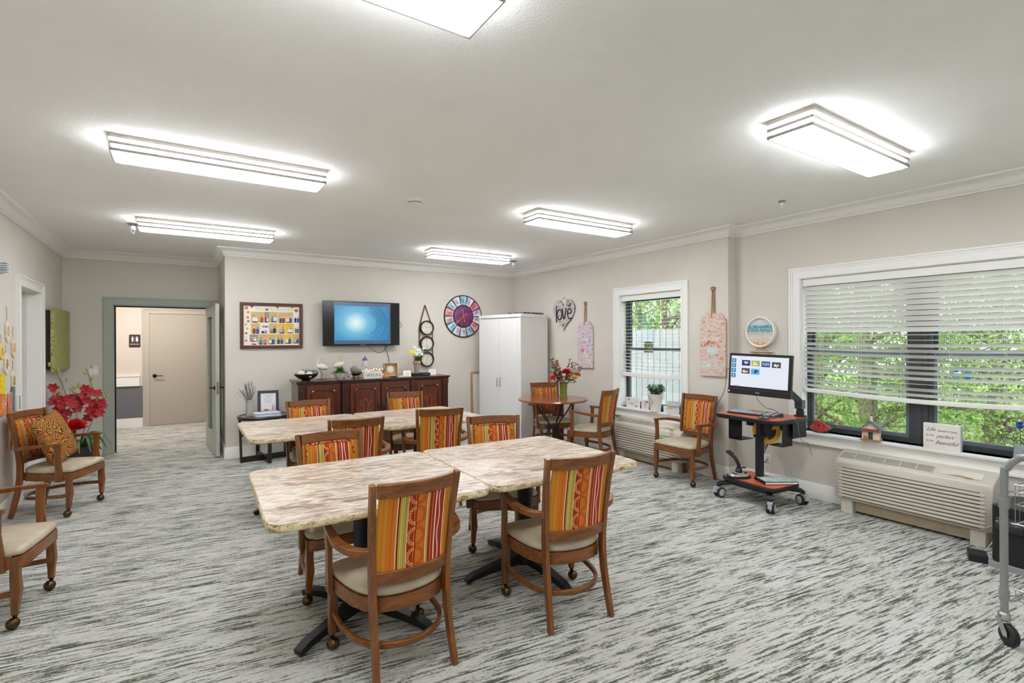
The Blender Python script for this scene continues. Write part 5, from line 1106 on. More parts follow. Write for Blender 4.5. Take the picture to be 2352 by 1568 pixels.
# ------------------------------------------------------------------ things on the window sills
SZ = .640
def msg_card(label, y, w, h, lines, x=4.945, flowers=()):
    t = thing('greeting_card', label, 'card', (x, y, SZ), R(-90), 'cards on the narrower sill'); bm = BM(); bx(bm, -w/2, w/2, -.004, .004, 0, h); obj('card_stock', bm, M('card_white', (234, 232, 230), .6, vary=.01), t, smooth=False)
    for (s, sz, z, xx) in lines: text('lettering', s, sz, M('script_grey', (120, 116, 116), .6, vary=0), t, frame_mx((xx, -.0045, z), (1, 0, 0), (0, 0, 1)), .0003, shear=.35)
    bm = BM()
    for (fx, fz) in flowers:
        for k in range(5): ell(bm, fx+.012*math.cos(k*1.26), fz+.009*math.sin(k*1.26), .009, .005, -.0046-k*.0001, 0, 8)
        ell(bm, fx, fz, .004, .004, -.0053, 1, 8)
    if flowers: obj('flower_print', bm, [M('print_rust', (176, 112, 86), .6), M('print_brown', (92, 70, 60), .6)], t, smooth=False)
    else: bm.free()
msg_card('wide white greeting card with rust flowers at the left of the narrower sill', 4.71, .235, .135, [('be', .030, .088, .055), ('happy', .034, .058, -.02)], flowers=((-.07, .105), (.055, .028)))
msg_card('small white card with script beside the embossed flower pot', 4.505, .118, .125, [('love', .026, .095, 0), ('hope', .026, .065, 0), ('joy', .026, .035, 0)], flowers=((.035, .098),))
wp = thing('embossed_flower_pot', 'tapered white pot of pale green leaves on the narrower sill', 'potted plant', (4.930, 4.325, SZ))
bm = BM(); lathe(bm, [(0, 0), (.062, 0), (.066, .008), (.064, .015), (.074, .10), (.088, .185), (.100, .212), (.094, .216), (.085, .19), (0, .17)], seg=32); obj('pot', bm, M('pot_white', (226, 222, 214), .45), wp)
bm = BM()
for s in (-1, 1): tube(bm, [(0, s*.086, .135), (0, s*.115, .155), (0, s*.118, .185), (0, s*.096, .205)], .006, 8)
obj('side_handle', bm, MATS['pot_white'], wp); bm = BM(); po = [(-.078, -.0+.024*math.sin(a)**3, .118+.022*(.8*math.cos(a)-.32*math.cos(2*a)-.12*math.cos(3*a))) for a in [2*PI*k/20 for k in range(20)]]; tube(bm, po, .0016, 5, closed=True); tube(bm, [(-.083+.0, .034*math.cos(a), .118+.042*math.sin(a)) for a in [2*PI*k/24 for k in range(24)]], .002, 5, closed=True); obj('heart_relief', bm, M('relief_taupe', (150, 134, 114), .6), wp)
bm = BM(); bm2 = BM(); rr = random.Random(17)
for i in range(26):
    a = rr.uniform(0, 2*PI); e = (rr.uniform(.03, .07)*math.cos(a), rr.uniform(.06, .15)*math.sin(a), .21+rr.uniform(.02, .12)); q = cr([(0, 0, .17), (e[0]*.6, e[1]*.6, .24), e], 5); tube(bm, q, .0014, 4)
    for p in q[3:]:
        for s in range(3): leafquad(bm, p, (rr.uniform(-1, 1), rr.uniform(-1, 1), rr.uniform(-.4, .8)), (0, 0, 1), .034, .026)
obj('leaves', bm, M('pale_eucalyptus', (104, 136, 112), .6, vary=.35, nscale=30), wp, smooth=False)
for i in range(5): bloom(bm2, ((-.04, .045, .0, -.02, .05)[i]*.8, (-.03, .0, .04, .015, .06)[i], (.285, .30, .275, .31, .255)[i]), .038, 26, 50+i)
obj('blossoms', bm2, M('hydrangea_grey', (206, 214, 214), .7), wp, smooth=False)
hv = thing('beehive_birdhouse', 'small white slatted house ornament with a yellow front on the narrower sill', 'ornament', (4.955, 4.055, SZ), R(20))
bm = BM(); bx(bm, -.045, .045, -.07, .07, 0, .10)
for z in (.02, .05, .08): bx(bm, -.048, .048, -.073, .073, z, z+.014)
prism(bm, [(-.048, .10), (.048, .10), (0, .148)], -.07, .07, 'y'); obj('house_body', bm, M('house_white', (222, 222, 220), .6), hv)
bm = BM(); beam(bm, [(-.030, -.078, .120), (-.030, .078, .120)], .075, .006, up=(-.7, 0, .7)); beam(bm, [(.030, -.078, .120), (.030, .078, .120)], .075, .006, up=(.7, 0, .7)); obj('roof', bm, M('roof_grey', (168, 172, 174), .6), hv)
bm = BM(); quad(bm, -.03, .03, .055, .115, -.0745, 0); bx(bm, -.055, -.050, .01, .06, .07, .10); obj('yellow_front', bm, M('honey_yellow', (214, 178, 70), .6), hv, smooth=False)
fc2 = thing('folded_name_card', 'small pale folded card standing before the little house ornament', 'card', (4.925, 4.135, SZ), R(-90)); bm = BM(); bx(bm, -.06, .06, -.002, .002, 0, .085); obj('card_stock', bm, MATS['card_white'], fc2); text('lettering', 'Hand', .028, MATS['script_grey'], fc2, frame_mx((0, -.0026, .048), (1, 0, 0), (0, 0, 1)), .0003, shear=.3)
# broad window
wm = thing('melon_wire_basket', 'wire basket holding a red watermelon slice on the wide sill', 'basket', (5.085, 2.455, SZ), R(-80))
bm = BM()
def arcx(w, d, z): return [(w*math.cos(2*PI*k/28), d*math.sin(2*PI*k/28), z) for k in range(28)]
tube(bm, arcx(.118, .05, .105), .0032, 6, closed=True); tube(bm, arcx(.112, .048, .088), .0018, 5, closed=True); tube(bm, arcx(.06, .035, .004), .0028, 6, closed=True)
for k in range(10): a = 2*PI*k/10; tube(bm, cr([(.118*math.cos(a), .05*math.sin(a), .105), (.114*math.cos(a), .048*math.sin(a), .05), (.06*math.cos(a), .035*math.sin(a), .004)], 4), .0018, 5)
obj('wire_frame', bm, M('verdigris_wire', (46, 78, 78), .4, metal=.5), wm)
ws = thing('watermelon_slice', 'red painted watermelon slice with black seeds in the wire basket', 'ornament', (5.07, 2.465, SZ+.012), R(-80))
po = [(-.085, .03), (-.02, .115)]+[(.105-.01*0, .045)]; arc = [(-.085+.19*k/12, .03-.035*math.sin(PI*k/12)+.012*k/12) for k in range(13)]
bm = BM(); prism(bm, [(-.02, .115)]+[(x, z) for x, z in arc], -.014, .010, 'y'); obj('flesh', bm, M('melon_red', (214, 62, 58), .5), ws, bevel=.003)
bm = BM(); beam(bm, [(x, -.002, z-.004) for x, z in arc], .028, .008); obj('rind', bm, M('melon_green', (46, 108, 84), .5), ws)
bm = BM()
for (x, z, r0) in ((.0, .055, .011), (-.03, .045, .004), (-.045, .03, .004), (-.01, .085, .004), (.02, .09, .003), (.04, .06, .004), (.06, .045, .004), (.03, .025, .004), (-.005, .02, .004), (-.02, .07, .004), (.055, .028, .003)): lathe(bm, [(r0, -.0145), (r0*.6, -.0165), (0, -.017)], (x, 0, z), 8, axis='y')
obj('seeds', bm, M('seed_black', (34, 22, 22), .4), ws)
bh = thing('painted_birdhouse', 'rustic white birdhouse with grey roof and red trim on the wide sill', 'birdhouse', (5.085, 2.035, SZ), R(-76))
W0, D0, H0 = .062, .05, .105; WH_ = M('rustic_white', (222, 216, 204), .7, vary=.12, nscale=40)
bm = BM(); prism(bm, [(-W0, 0), (W0, 0), (W0, H0), (0, H0+.055), (-W0, H0)], -D0, D0, 'y'); obj('walls', bm, WH_, bh, smooth=False)
bm = BM(); bx(bm, -W0-.012, W0+.012, -D0-.02, D0+.005, -.0, .010); bx(bm, -W0-.008, W0+.008, -D0-.028, -D0-.02, 0, .012); obj('base_board', bm, M('orange_brown', (176, 112, 62), .6, vary=.2), bh, smooth=False)
bm = BM()
for s in (-1, 1): bm_m = Matrix.Translation((s*.040, 0, H0+.024)) @ Matrix.Rotation(s*.72, 4, 'Y'); bx(bm, -.056, .056, -D0-.022, D0+.014, -.003, .003, bm_m)
obj('roof', bm, M('slate_roof', (88, 88, 88), .6, vary=.2), bh, smooth=False)
bm = BM(); bx(bm, -W0+.004, W0-.004, -D0-.004, -D0, .082, .100); beam(bm, [(-W0-.012, -D0-.012, .078), (W0+.012, -D0-.012, .078)], .022, .006); obj('awning', bm, M('brick_red', (156, 84, 66), .7, vary=.2), bh, smooth=False)
bm = BM(); bx(bm, -.016, .016, -D0-.003, -D0, .012, .074); obj('doorway', bm, M('bottle_green', (50, 66, 58), .6), bh, smooth=False)
bm = BM(); bx(bm, -.052, -.024, -D0-.004, -D0, .014, .045); obj('box_panel', bm, MATS['orange_brown'], bh, smooth=False); bm = BM()
for z in (.03, .05, .07): bx(bm, .024, .054, -D0-.002, -D0, z, z+.002)
tube(bm, [(.0, 0, H0+.05), (0, 0, H0+.085)], .004, 6); bx(bm, -.008, .008, -.008, .008, H0+.05, H0+.10); obj('chimney', bm, WH_, bh, smooth=False)
sg_ = thing('quote_block_sign', 'white block sign reading Life doesn\'t have to be perfect to be Beautiful', 'sign', (5.075, 1.535, SZ), R(-88))
bm = BM(); bx(bm, -.118, .118, -.018, .018, 0, .205); obj('block', bm, M('plank_white', (226, 220, 214), .7, vary=.04, nscale=14), sg_, bevel=.002)
bm = BM(); bx(bm, .1175, .1195, -.019, .019, 0, .205); obj('grey_edge', bm, M('edge_grey', (142, 140, 144), .7), sg_, smooth=False)
ink = M('sign_ink', (90, 84, 86), .7, vary=0)
for s, sz, x, z, sh in (('Life', .040, -.068, .158, .45), ("doesn't have", .024, .035, .152, 0), ('to be', .024, -.075, .112, 0), ('perfect', .036, .020, .108, .45), ('to be', .024, -.075, .068, 0), ('Beautiful', .040, .028, .058, .5)):
    text('lettering', s, sz, ink, sg_, frame_mx((x, -.0185, z), (1, 0, 0), (0, 0, 1)), .0003, shear=sh)
gv = thing('glass_flower_vase', 'clear vase of blue, yellow and purple glass flowers at the right of the wide sill', 'vase of flowers', (5.10, 1.085, SZ))
bm = BM(); lathe(bm, [(0, 0), (.042, 0), (.045, .02), (.040, .09), (.046, .12), (.043, .12), (.036, .09), (.04, .03), (0, .02)], seg=20); obj('vase_body', bm, M('vase_glass', (214, 226, 226), .1, vary=.1, trans=.6), gv)
bm = BM(); rr = random.Random(8)
tips_ = [((-.02, .005, .25), (34, 74, 196), .036), ((-.03, -.045, .215), (238, 208, 40), .030), ((-.02, .085, .245), (128, 72, 156), .020), ((-.01, .06, .225), (150, 96, 176), .018), ((0, -.085, .23), (210, 70, 60), .02)]
for p, c, r0 in tips_: tube(bm, [(0, 0, .03), (p[0]*.5, p[1]*.5, .14), p], .0022, 5)
for i in range(110):
    a = rr.uniform(0, 2*PI); leafquad(bm, (rr.uniform(-.03, .03), rr.uniform(-.11, .13), rr.uniform(.11, .21)), (math.cos(a), math.sin(a), rr.uniform(-.2, .8)), (0, 0, 1), rr.uniform(.03, .06), .010)
obj('greenery', bm, M('vase_green', (62, 96, 48), .6, vary=.3), gv, smooth=False)
for i, (p, c, r0) in enumerate(tips_):
    bm = BM(); ball(bm, p, r0*.55, 10); bloom(bm, p, r0, 14, i); obj('glass_flower', bm, M('glass_flower_%s' % ('abcde'[i]), c, .15, vary=.2, nscale=60), gv)
def suncatcher(name, label, X, y, z, cols, r0):
    t = thing(name, label, 'suncatcher', (X, y, z)); bm = BM(); tube(bm, [(0, 0, r0*.9), (0, 0, r0*2.4)], .0008, 4); obj('string', bm, MATS['cord_white'], t)
    for i, c in enumerate(cols):
        a = 2*PI*i/len(cols); bm = BM(); ball(bm, (0, r0*.75*math.cos(a), r0*.75*math.sin(a)), r0*.32, 10, sx=.25); obj('glass_drop', bm, M('drop_%d_%d_%d' % c, c, .1, vary=0, trans=.3), t)
suncatcher('hanging_suncatcher', 'ring of blue and green glass drops hanging in the wide window', XR2+.095, 1.455, 1.235, [(60, 160, 210), (40, 120, 196), (110, 200, 200), (60, 160, 210), (40, 120, 196), (160, 206, 90), (60, 180, 190)], .062)
t = thing('square_suncatcher', 'small square blue and orange glass panel in the narrower window', 'suncatcher', (XR1+.092, 4.545, 1.43)); bm = BM(); bx(bm, -.002, .002, -.075, .075, -.07, .07); m, tt = newmat('stained_glass', .2); kk = tt.noise(tt.coord(), 24, 3, .6); tt.col(tt.ramp(kk, [(0, (40, 120, 170)), (.43, (60, 150, 120)), (.5, (214, 160, 60)), (.57, (110, 160, 70)), (.64, (206, 96, 50))], 'CONSTANT')); obj('glass_panel', bm, m, t)
# ------------------------------------------------------------------ wall decor on the right wall
def wall_mx(X, y, z): return frame_mx((X, y, z), (0, -1, 0), (0, 0, 1))     # x to the right as seen, y up, z out of the wall (-X)
he = thing('love_heart_plaque', 'weathered wooden heart plaque with raised black word love', 'wall plaque', (XR1, 6.142, 1.92))
he.matrix_world = wall_mx(XR1, 6.142, 1.92)
def hz(poly): return poly
def heart(s):
    out = []
    for k in range(48):
        a = 2*PI*k/48; x = 16*math.sin(a)**3; y = 13*math.cos(a)-5*math.cos(2*a)-2*math.cos(3*a)-math.cos(4*a); out.append((x/16*.262*s, (y*.0163+.02)*s if y > -2 else (y*.0148)*s))
    return out
bm = BM(); prism(bm, heart(1.0)[::-1], .004, .020); obj('board', bm, MATS['heart_planks'], he)
bm = BM(); tube(bm, [(x, y, .012) for x, y in heart(1.0)], .005, 6, closed=True); obj('iron_rim', bm, M('rusty_rim', (74, 56, 54), .6), he)
bm = BM()
LK = .026
def pen(pts): tube(bm, cr(pts, 5), .0088, 6)
pen([(-.165, .135, LK), (-.168, .0, LK), (-.165, -.12, LK)]); pen([(-.09+.058*math.cos(a), .0+.078*math.sin(a), LK) for a in [2*PI*k/12 for k in range(13)]])
pen([(-.025, .095, LK), (.02, -.075, LK), (.075, .095, LK)]); pen([(.105, .01, LK), (.19, .02, LK), (.165, .08, LK), (.12, .07, LK), (.105, 0, LK), (.135, -.07, LK), (.195, -.06, LK)])
pen([(.11, .135, LK), (.15, .12, LK), (.185, .165, LK)])
obj('word_love', bm, M('iron_black', (30, 26, 28), .5), he)
bm = BM(); pen([(-.13, -.175, .024), (-.04, -.165, .026), (.04, -.15, .026), (.11, -.125, .024)]) if False else tube(bm, [(-.14, -.178, .022), (0, -.165, .028), (.12, -.128, .022)], .0028, 5); tube(bm, [(-.01, -.15, .026), (-.005, -.18, .028)], .008, 6); obj('wire_barb', bm, M('rust_wire', (92, 62, 52), .6), he)
bm = BM(); tube(bm, [(-.09, .20, .01), (0, .262, .006), (.08, .215, .01)], .0016, 5); obj('hanging_wire', bm, MATS['rust_wire'], he)
def tagboard(name, label, y, zb, w, h, mat, kind):
    X = XR1; t = thing(name, label, 'wall plaque', (X, y, zb)); t.matrix_world = wall_mx(X, y, zb); c = w*.20
    po = [(-w/2, 0), (w/2, 0), (w/2, h-c*1.2), (w/2-c, h), (-w/2+c, h), (-w/2, h-c*1.2)]
    bm = BM(); prism(bm, po, .006, .026); obj('board', bm, mat, t, bevel=.003)
    bm = BM(); tube(bm, cr([(-.010, h-.05, .030), (-.012, h+.05, .020), (-.010, h+.235, .012), (.0, h+.262, .014)], 6), .007, 8); tube(bm, cr([(.012, h-.03, .012), (.012, h+.1, .014), (.010, h+.235, .012)], 6), .007, 8); ball(bm, (0, h+.262, .016), .022, 10, sx=1.1); tube(bm, [(-.035, h+.275, .012), (0, h+.29, .02), (.035, h+.275, .012)], .006, 6); obj('rope', bm, M('hemp_rope', (164, 128, 82), .9, vary=.3, nscale=220), t)
    mk = M('painted_mint', (206, 220, 212), .8, vary=.05); bm = BM()
    if kind == 'bike':
        cx, cy, r0 = .058, .105, .078; tube(bm, [(cx+r0*math.cos(2*PI*k/28), cy+r0*math.sin(2*PI*k/28), .0265) for k in range(28)], .0045, 5, closed=True)
        for k in range(14): a = 2*PI*k/14; tube(bm, [(cx, cy, .0265), (cx+r0*math.cos(a), cy+r0*math.sin(a), .0265)], .0012, 4)
        tube(bm, cr([(cx, cy, .027), (.02, .22, .027), (-.005, .30, .027)], 4), .005, 5); tube(bm, cr([(.01, .25, .027), (-.06, .14, .027), (-.155, .12, .027)], 4), .006, 5); tube(bm, [(-.155, .14, .027), (-.07, .145, .027)], .008, 5)
        bx(bm, -.145, -.03, .06+.04, .145, .026, .0275)
        obj('bicycle_painting', bm, mk, t)
        bm = BM(); bx(bm, -.07, .055, .25, .325, .026, .0272); obj('basket_painting', bm, M('mint_basket', (202, 214, 208), .8, vary=.08), t)
        bm = BM(); r_ = random.Random(3)
        for i in range(46): a, q = r_.uniform(0, PI), r_.random()**.5; lathe(bm, [(.0065*r_.uniform(.6, 1.2), .0265), (0, .0275)], (-.03+.118*q*math.cos(a), .325+.075*q*math.sin(a), 0), 6)
        obj('flower_painting', bm, M('painted_red', (190, 72, 72), .8, vary=.2), t)
        bm = BM()
        for z in (.255, .465):
            for k in range(11): x = -w/2+.012+(w-.024)*k/10; bx(bm, x-.001, x+.001, z, z+.010, .026, .0272)
        obj('stitch_marks', bm, M('stitch_dark', (72, 60, 56), .8), t)
        text('lettering', 'BLOOM', .062, M('faint_mint', (216, 216, 208), .8, vary=.04), t, frame_mx((0, .41, .0265), (1, 0, 0), (0, 1, 0)), .0003)
    else:
        cx, cy = -.045, .095; mk2 = M('painted_cream', (228, 220, 196), .8)
        tube(bm, [(cx+.07*math.cos(2*PI*k/24), cy+.085*math.sin(2*PI*k/24), .0265) for k in range(24)], .004, 5, closed=True)
        for k in range(7): a = R(20+22*k); tube(bm, [(cx+.02, .24, .027), (cx+.02+.20*math.cos(a-PI), .24+.19*math.sin(a-PI), .027)], .003, 4) if -.15 < cx+.02+.20*math.cos(a-PI) < .155 else None
        tube(bm, [(.06, .02, .027), (.125, .27, .027)], .005, 4); tube(bm, [(.0, .24, .027), (.14, .05, .027)], .004, 4)
        obj('wheel_painting', bm, mk2, t)
        bm = BM(); r_ = random.Random(6)
        for i in range(16): a, q = r_.uniform(0, 2*PI), r_.random()**.5; lathe(bm, [(.009, .0265), (0, .0278)], (-.045+.035*q*math.cos(a), .255+.022*q*math.sin(a), 0), 6)
        obj('flower_painting', bm, M('painted_rose', (206, 92, 100), .8, vary=.2), t)
        text('lettering', 'bloom', .06, M('faint_white', (226, 222, 226), .8, vary=.02), t, frame_mx((0, .42, .0265), (1, 0, 0), (0, 1, 0)), .0003)
    return t
tagboard('lilac_tag_plaque', 'tall lilac whitewashed tag shaped plaque between the heart and narrower window', 5.643, 1.118, .322, .672, MATS['lilac_planks'], 'wheel')
tagboard('bicycle_tag_plaque', 'tall pink plank tag plaque painted with a bicycle and red flowers', 3.522, 1.118, .318, .700, MATS['pink_planks'], 'bike')
ck = thing('beach_wall_clock', 'round white rimmed clock with a beach picture above the computer screen', 'wall clock', (XR2, 3.045, 1.600)); ck.matrix_world = wall_mx(XR2, 3.045, 1.600)
bm = BM(); lathe(bm, [(.150, .0), (.158, .004), (.160, .050), (.152, .056), (.142, .052), (.139, .030)], seg=48); obj('rim', bm, WHITEP, ck)
m, t = newmat('beach_picture', .3); tc2 = t.n('ShaderNodeTexCoord'); sp = t.n('ShaderNodeSeparateXYZ'); t.l(tc2.outputs['Object'], sp.inputs[0])
wv = t.math('ADD', t.math('MULTIPLY', sp.outputs[1], 3.3), t.math('ADD', .5, t.math('MULTIPLY', t.math('SUBTRACT', t.noise(tc2.outputs['Object'], 22, 4, .6), .5), .12)))
t.col(t.ramp(wv, [(.0, (206, 152, 96)), (.13, (214, 160, 104)), (.18, (206, 196, 186)), (.36, (214, 206, 200)), (.44, (196, 196, 190)), (.50, (150, 190, 184)), (.56, (72, 142, 142)), (.60, (150, 196, 196)), (.64, (92, 150, 166)), (.72, (96, 148, 172)), (.74, (196, 206, 214)), (1, (206, 210, 218))]))
bm = BM(); lathe(bm, [(.1405, .034), (0, .034)], seg=48); obj('clock_face', bm, m, ck)
for n_, a in (('12', 90), ('2', 30), ('3', 0), ('4', -30), ('5', -60), ('6', -90), ('7', -120), ('8', -150), ('9', 180), ('10', 150)): text('numeral', n_, .036, WHITEP, ck, frame_mx((.114*math.cos(R(a)), .114*math.sin(R(a)), .0345), (1, 0, 0), (0, 1, 0)), .0005)
bm = BM(); beam(bm, [(.012, -.03, .038), (-.03, .085, .038)], .0045, .002, up=(0, 0, 1)); beam(bm, [(-.008, .04, .040), (.032, -.105, .040)], .0055, .002, up=(0, 0, 1)); obj('hands', bm, WHITEP, ck)
bm = BM(); tube(bm, [(-.07, -.205, .01), (0, -.135, .012), (.07, -.205, .01)], .0016, 5)
hr = thing('dowel_hanger', 'short wooden dowel hanging by a string under the beach clock', 'hanger', (XR2, 3.045, 1.600)); hr.matrix_world = wall_mx(XR2, 3.045, 1.600); obj('string', bm, MATS['hemp_rope'], hr); bm = BM(); tube(bm, [(-.125, -.208, .012), (.125, -.208, .012)], .006, 8); obj('dowel', bm, MATS['oak'], hr); bm = BM(); bx(bm, -.09, -.066, -.225, -.205, .006, .02); bx(bm, .066, .09, -.225, -.205, .006, .02); obj('clip', bm, METAL, hr)
ot = thing('wall_outlet', 'white wall outlet plate low on the wall behind the computer cart', 'outlet', (XR2, 2.985, .275)); ot.matrix_world = wall_mx(XR2, 2.985, .275)
bm = BM(); bx(bm, -.038, .038, -.06, .06, 0, .006); obj('plate', bm, WHITEP, ot, bevel=.002); bm = BM(); bx(bm, -.018, .018, .012, .04, .006, .009); bx(bm, -.018, .018, -.04, -.012, .006, .009); obj('sockets', bm, M('socket_grey', (200, 198, 192), .5), ot)
# ------------------------------------------------------------------ computer cart
ct = thing('computer_cart', 'rolling black computer cart with two orange wood shelves by the wide window', 'cart', (4.585, 2.765, 0), R(-5))
OW = MATS.get('orange_laminate')
m, t = newmat('orange_laminate', .3); kk = t.noise(t.coord('Object', (20, 3, 20)), 2, 4, .6); t.col(t.ramp(kk, [(.3, (188, 84, 44)), (.7, (214, 106, 60))])); OW = m
def shelf(z, hx, hy, th, nm, xo=0, yo=0):
    bm = BM(); prism(bm, rrect(-hx+xo, hx+xo, -hy+yo, hy+yo, .07, 6), z-th, z-.002); prism(bm, rrect(-hx+xo+.018, hx+xo-.018, -hy+yo+.018, hy+yo-.018, .055, 6), z-th-.012, z-th); o = obj(nm, bm, BLACK, ct, bevel=.010, segs=3)
    bm = BM(); prism(bm, rrect(-hx+xo+.016, hx+xo-.016, -hy+yo+.016, hy+yo-.016, .055, 6), z-.002, z+.0006); obj('laminate_surface', bm, OW, o, smooth=False)
shelf(.812, .255, .335, .032, 'upper_shelf', .01, .0); shelf(.205, .205, .285, .036, 'lower_shelf')
bm = BM(); prism(bm, rrect(-.036, .036, -.026, .026, .012, 4), .205, .62); prism(bm, rrect(-.030, .030, -.021, .021, .010, 4), .62, .782); bx(bm, -.045, .045, -.035, .035, .60, .625); obj('column', bm, BLACK, ct, bevel=.002)
bm = BM(); bx(bm, -.16, .16, -.20, .20, .13, .168); 
for a, b_ in ((-1, -1), (1, -1), (1, 1), (-1, 1)): beam(bm, [(a*.12, b_*.18, .150), (a*.225, b_*.262, .135), (a*.238, b_*.275, .115)], .055, .035)
obj('undercarriage', bm, BLACK, ct, bevel=.006)
GW = M('caster_grey', (176, 178, 178), .35, vary=.04)
for a, b_, rz in ((-1, -1, .5), (1, -1, 1.3), (1, 1, .2), (-1, 1, -.15)):
    m_ = Matrix.Translation((a*.238, b_*.275, 0)) @ Matrix.Rotation(rz, 4, 'Z'); bm = BM(); tube(bm, [(0, 0, .07), (0, 0, .13)], .013, 10, m=m_)
    for s in (-1, 1): lathe(bm, [(.028, s*.010), (.046, s*.012), (.048, s*.016), (.048, s*.030), (.044, s*.034), (.034, s*.034)], (.018, 0, .048), 24, m=m_, axis='y')
    c1 = obj('caster_wheel', bm, M('rubber_black', (36, 36, 38), .6), ct)
    bm = BM(); 
    for s in (-1, 1): lathe(bm, [(.034, s*.0345), (.030, s*.037), (0, s*.037)], (.018, 0, .048), 24, m=m_, axis='y')
    bx(bm, -.035, .03, -.022, .022, .085, .105, m_); bx(bm, -.045, -.02, -.016, .016, .05, .10, m_); obj('caster_cover', bm, GW, c1)
# side brackets under the top
for s, y_ in ((1, .262), (-1, -.262)):
    bm = BM(); bx(bm, -.10 if s > 0 else -.05, .09, y_-.004, y_+.004, .56, .79); yy = sorted((y_, y_-s*.13)); bx(bm, -.10 if s > 0 else -.05, .09, yy[0], yy[1], .556, .564)
    if s < 0: bx(bm, .05, .25, y_-.034, y_-.028, .63, .79)
    obj('side_bracket', bm, BLACKM, ct, bevel=.002)
bm = BM(); bx(bm, .14, .148, -.25, .25, .67, .79); obj('back_plate', bm, BLACKM, ct)
rl = thing('yellow_cable_reel', 'yellow and black cable reel hanging behind the cart column', 'cable reel', (4.668, 2.745, .655), R(-60))
bm = BM(); lathe(bm, [(.082, -.016), (.118, -.016), (.122, -.010), (.118, -.004), (.082, -.004), (.082, -.016)], seg=40, axis='y'); lathe(bm, [(.082, .012), (.118, .012), (.118, .020), (.082, .020), (.082, .012)], seg=40, axis='y')
for k in range(3): a = 2*PI*k/3+.5; beam(bm, [(0, -.010, 0), (.09*math.cos(a), -.010, .09*math.sin(a))], .03, .008, up=(0, 1, 0))
obj('rim', bm, M('reel_yellow', (236, 176, 32), .35, vary=.05), rl); bm = BM(); lathe(bm, [(.06, -.014), (.06, .02)], seg=28, axis='y'); bx(bm, -.035, .035, -.03, .02, -.06, .06); lathe(bm, [(.095, -.003), (.10, .011)], seg=28, axis='y'); obj('hub', bm, BLACK, rl, bevel=.003)
mn = thing('computer_monitor', 'black computer monitor showing blue tiles and song pictures', 'monitor', (4.475, 2.700, 1.195)); 
mn.matrix_world = Matrix.Translation((4.475, 2.700, 1.195)) @ Matrix.Rotation(R(-90+6), 4, 'Z') @ Matrix.Rotation(R(1.6), 4, 'Y') @ Matrix.Rotation(R(-3), 4, 'X')
MW, MH = .575, .385; bm = BM(); bx(bm, -MW/2, MW/2, -.008, .022, -MH/2, MH/2); bx(bm, -MW/2, MW/2, -.018, .018, -MH/2, -MH/2+.052); obj('casing', bm, M('monitor_black', (26, 24, 26), .3, vary=0), mn, bevel=.004)
bm = BM(); bx(bm, -MW/2+.08, MW/2-.08, .022, .055, -.13, .13); obj('rear_housing', bm, BLACK, mn, bevel=.01)
def EMIT(nm, c, s=.5):
    if nm in MATS: return MATS[nm]
    m = M(nm, tuple(x*.12 for x in c), .3, vary=0, emit=c, es=s); return m
bm = BM(); bx(bm, -.266, .258, -.0095, -.0082, -.118, .168); scn = obj('screen', bm, EMIT('screen_white', (226, 232, 242), .50), mn, smooth=False)
bm = BM()
def sq(bm, x, z, w, h, y=-.0102): bx(bm, x-w/2, x+w/2, y, y+.0006, z-h/2, z+h/2)
for k in range(4): sq(bm, -.240, .122-.047*k, .042, .040)
obj('menu_tile', bm, EMIT('tile_blue', (36, 118, 168)), scn, smooth=False)
bm = BM()
for k in range(4): sq(bm, -.240, .126-.047*k, .012, .012, -.0106); sq(bm, -.240, .110-.047*k, .020, .003, -.0106)
sq(bm, .04, .150, .0, .0); obj('menu_icon', bm, EMIT('icon_white', (240, 244, 250)), scn, smooth=False)
tiles = [(-.124, .105, (40, 40, 120), (220, 214, 230)), (-.034, .104, (160, 176, 84), (230, 226, 196)), (.058, .102, (26, 76, 128), None), (.152, .100, (70, 70, 74), (220, 220, 222)), (-.124, .030, (84, 84, 86), (226, 226, 228)), (-.034, .028, (80, 176, 226), (36, 50, 130))]
for i, (x, z, c, c2) in enumerate(tiles):
    bm = BM(); sq(bm, x, z, .078, .052); tl_ = obj('album_tile', bm, EMIT('tile_%d' % i, c), scn, smooth=False)
    if c2: bm = BM(); r_ = random.Random(i); [ell(bm, x+r_.uniform(-.02, .02), z+r_.uniform(-.012, .012), r_.uniform(.006, .014), r_.uniform(.006, .012), -.0104-.0001*j, 0, 9) for j in range(4)]; obj('tile_figure', bm, EMIT('tilefig_%d' % i, c2), tl_, smooth=False)
    else: text('lettering', 'R&B', .036, EMIT('tile_text', (190, 220, 240)), tl_, frame_mx((x, -.0106, z), (1, 0, 0), (0, 0, 1)), .0002)
bm = BM(); sq(bm, -.20, -.112, .05, .004); obj('progress_bar', bm, EMIT('bar_green', (60, 150, 120)), scn, smooth=False)
text('lettering', 'DELL', .018, MATS['logo_grey'], mn, frame_mx((0, -.0185, -.165), (1, 0, 0), (0, 0, 1)), .0003, bold=.0006)
bm = BM(); bx(bm, -.280, -.266, -.0188, -.0182, -.176, -.160); obj('power_light', bm, WHITEP, mn, smooth=False)
ma = bpy.data.objects.new('monitor_arm', None); C.objects.link(ma); ma.parent = ct; ma.matrix_world = Matrix.Translation((4.80, 2.50, .813)); ct_inv = (Matrix.Translation(ct.location) @ Matrix.Rotation(R(-5), 4, 'Z')).inverted(); ma.matrix_local = ct_inv @ Matrix.Translation((4.80, 2.50, .813)); bm = BM()
lathe(bm, [(.055, 0), (.055, .008), (.035, .012), (.034, .05), (.030, .055), (.030, .11), (0, .11)], seg=20); obj('arm_post', bm, BLACK, ma, bevel=.001)
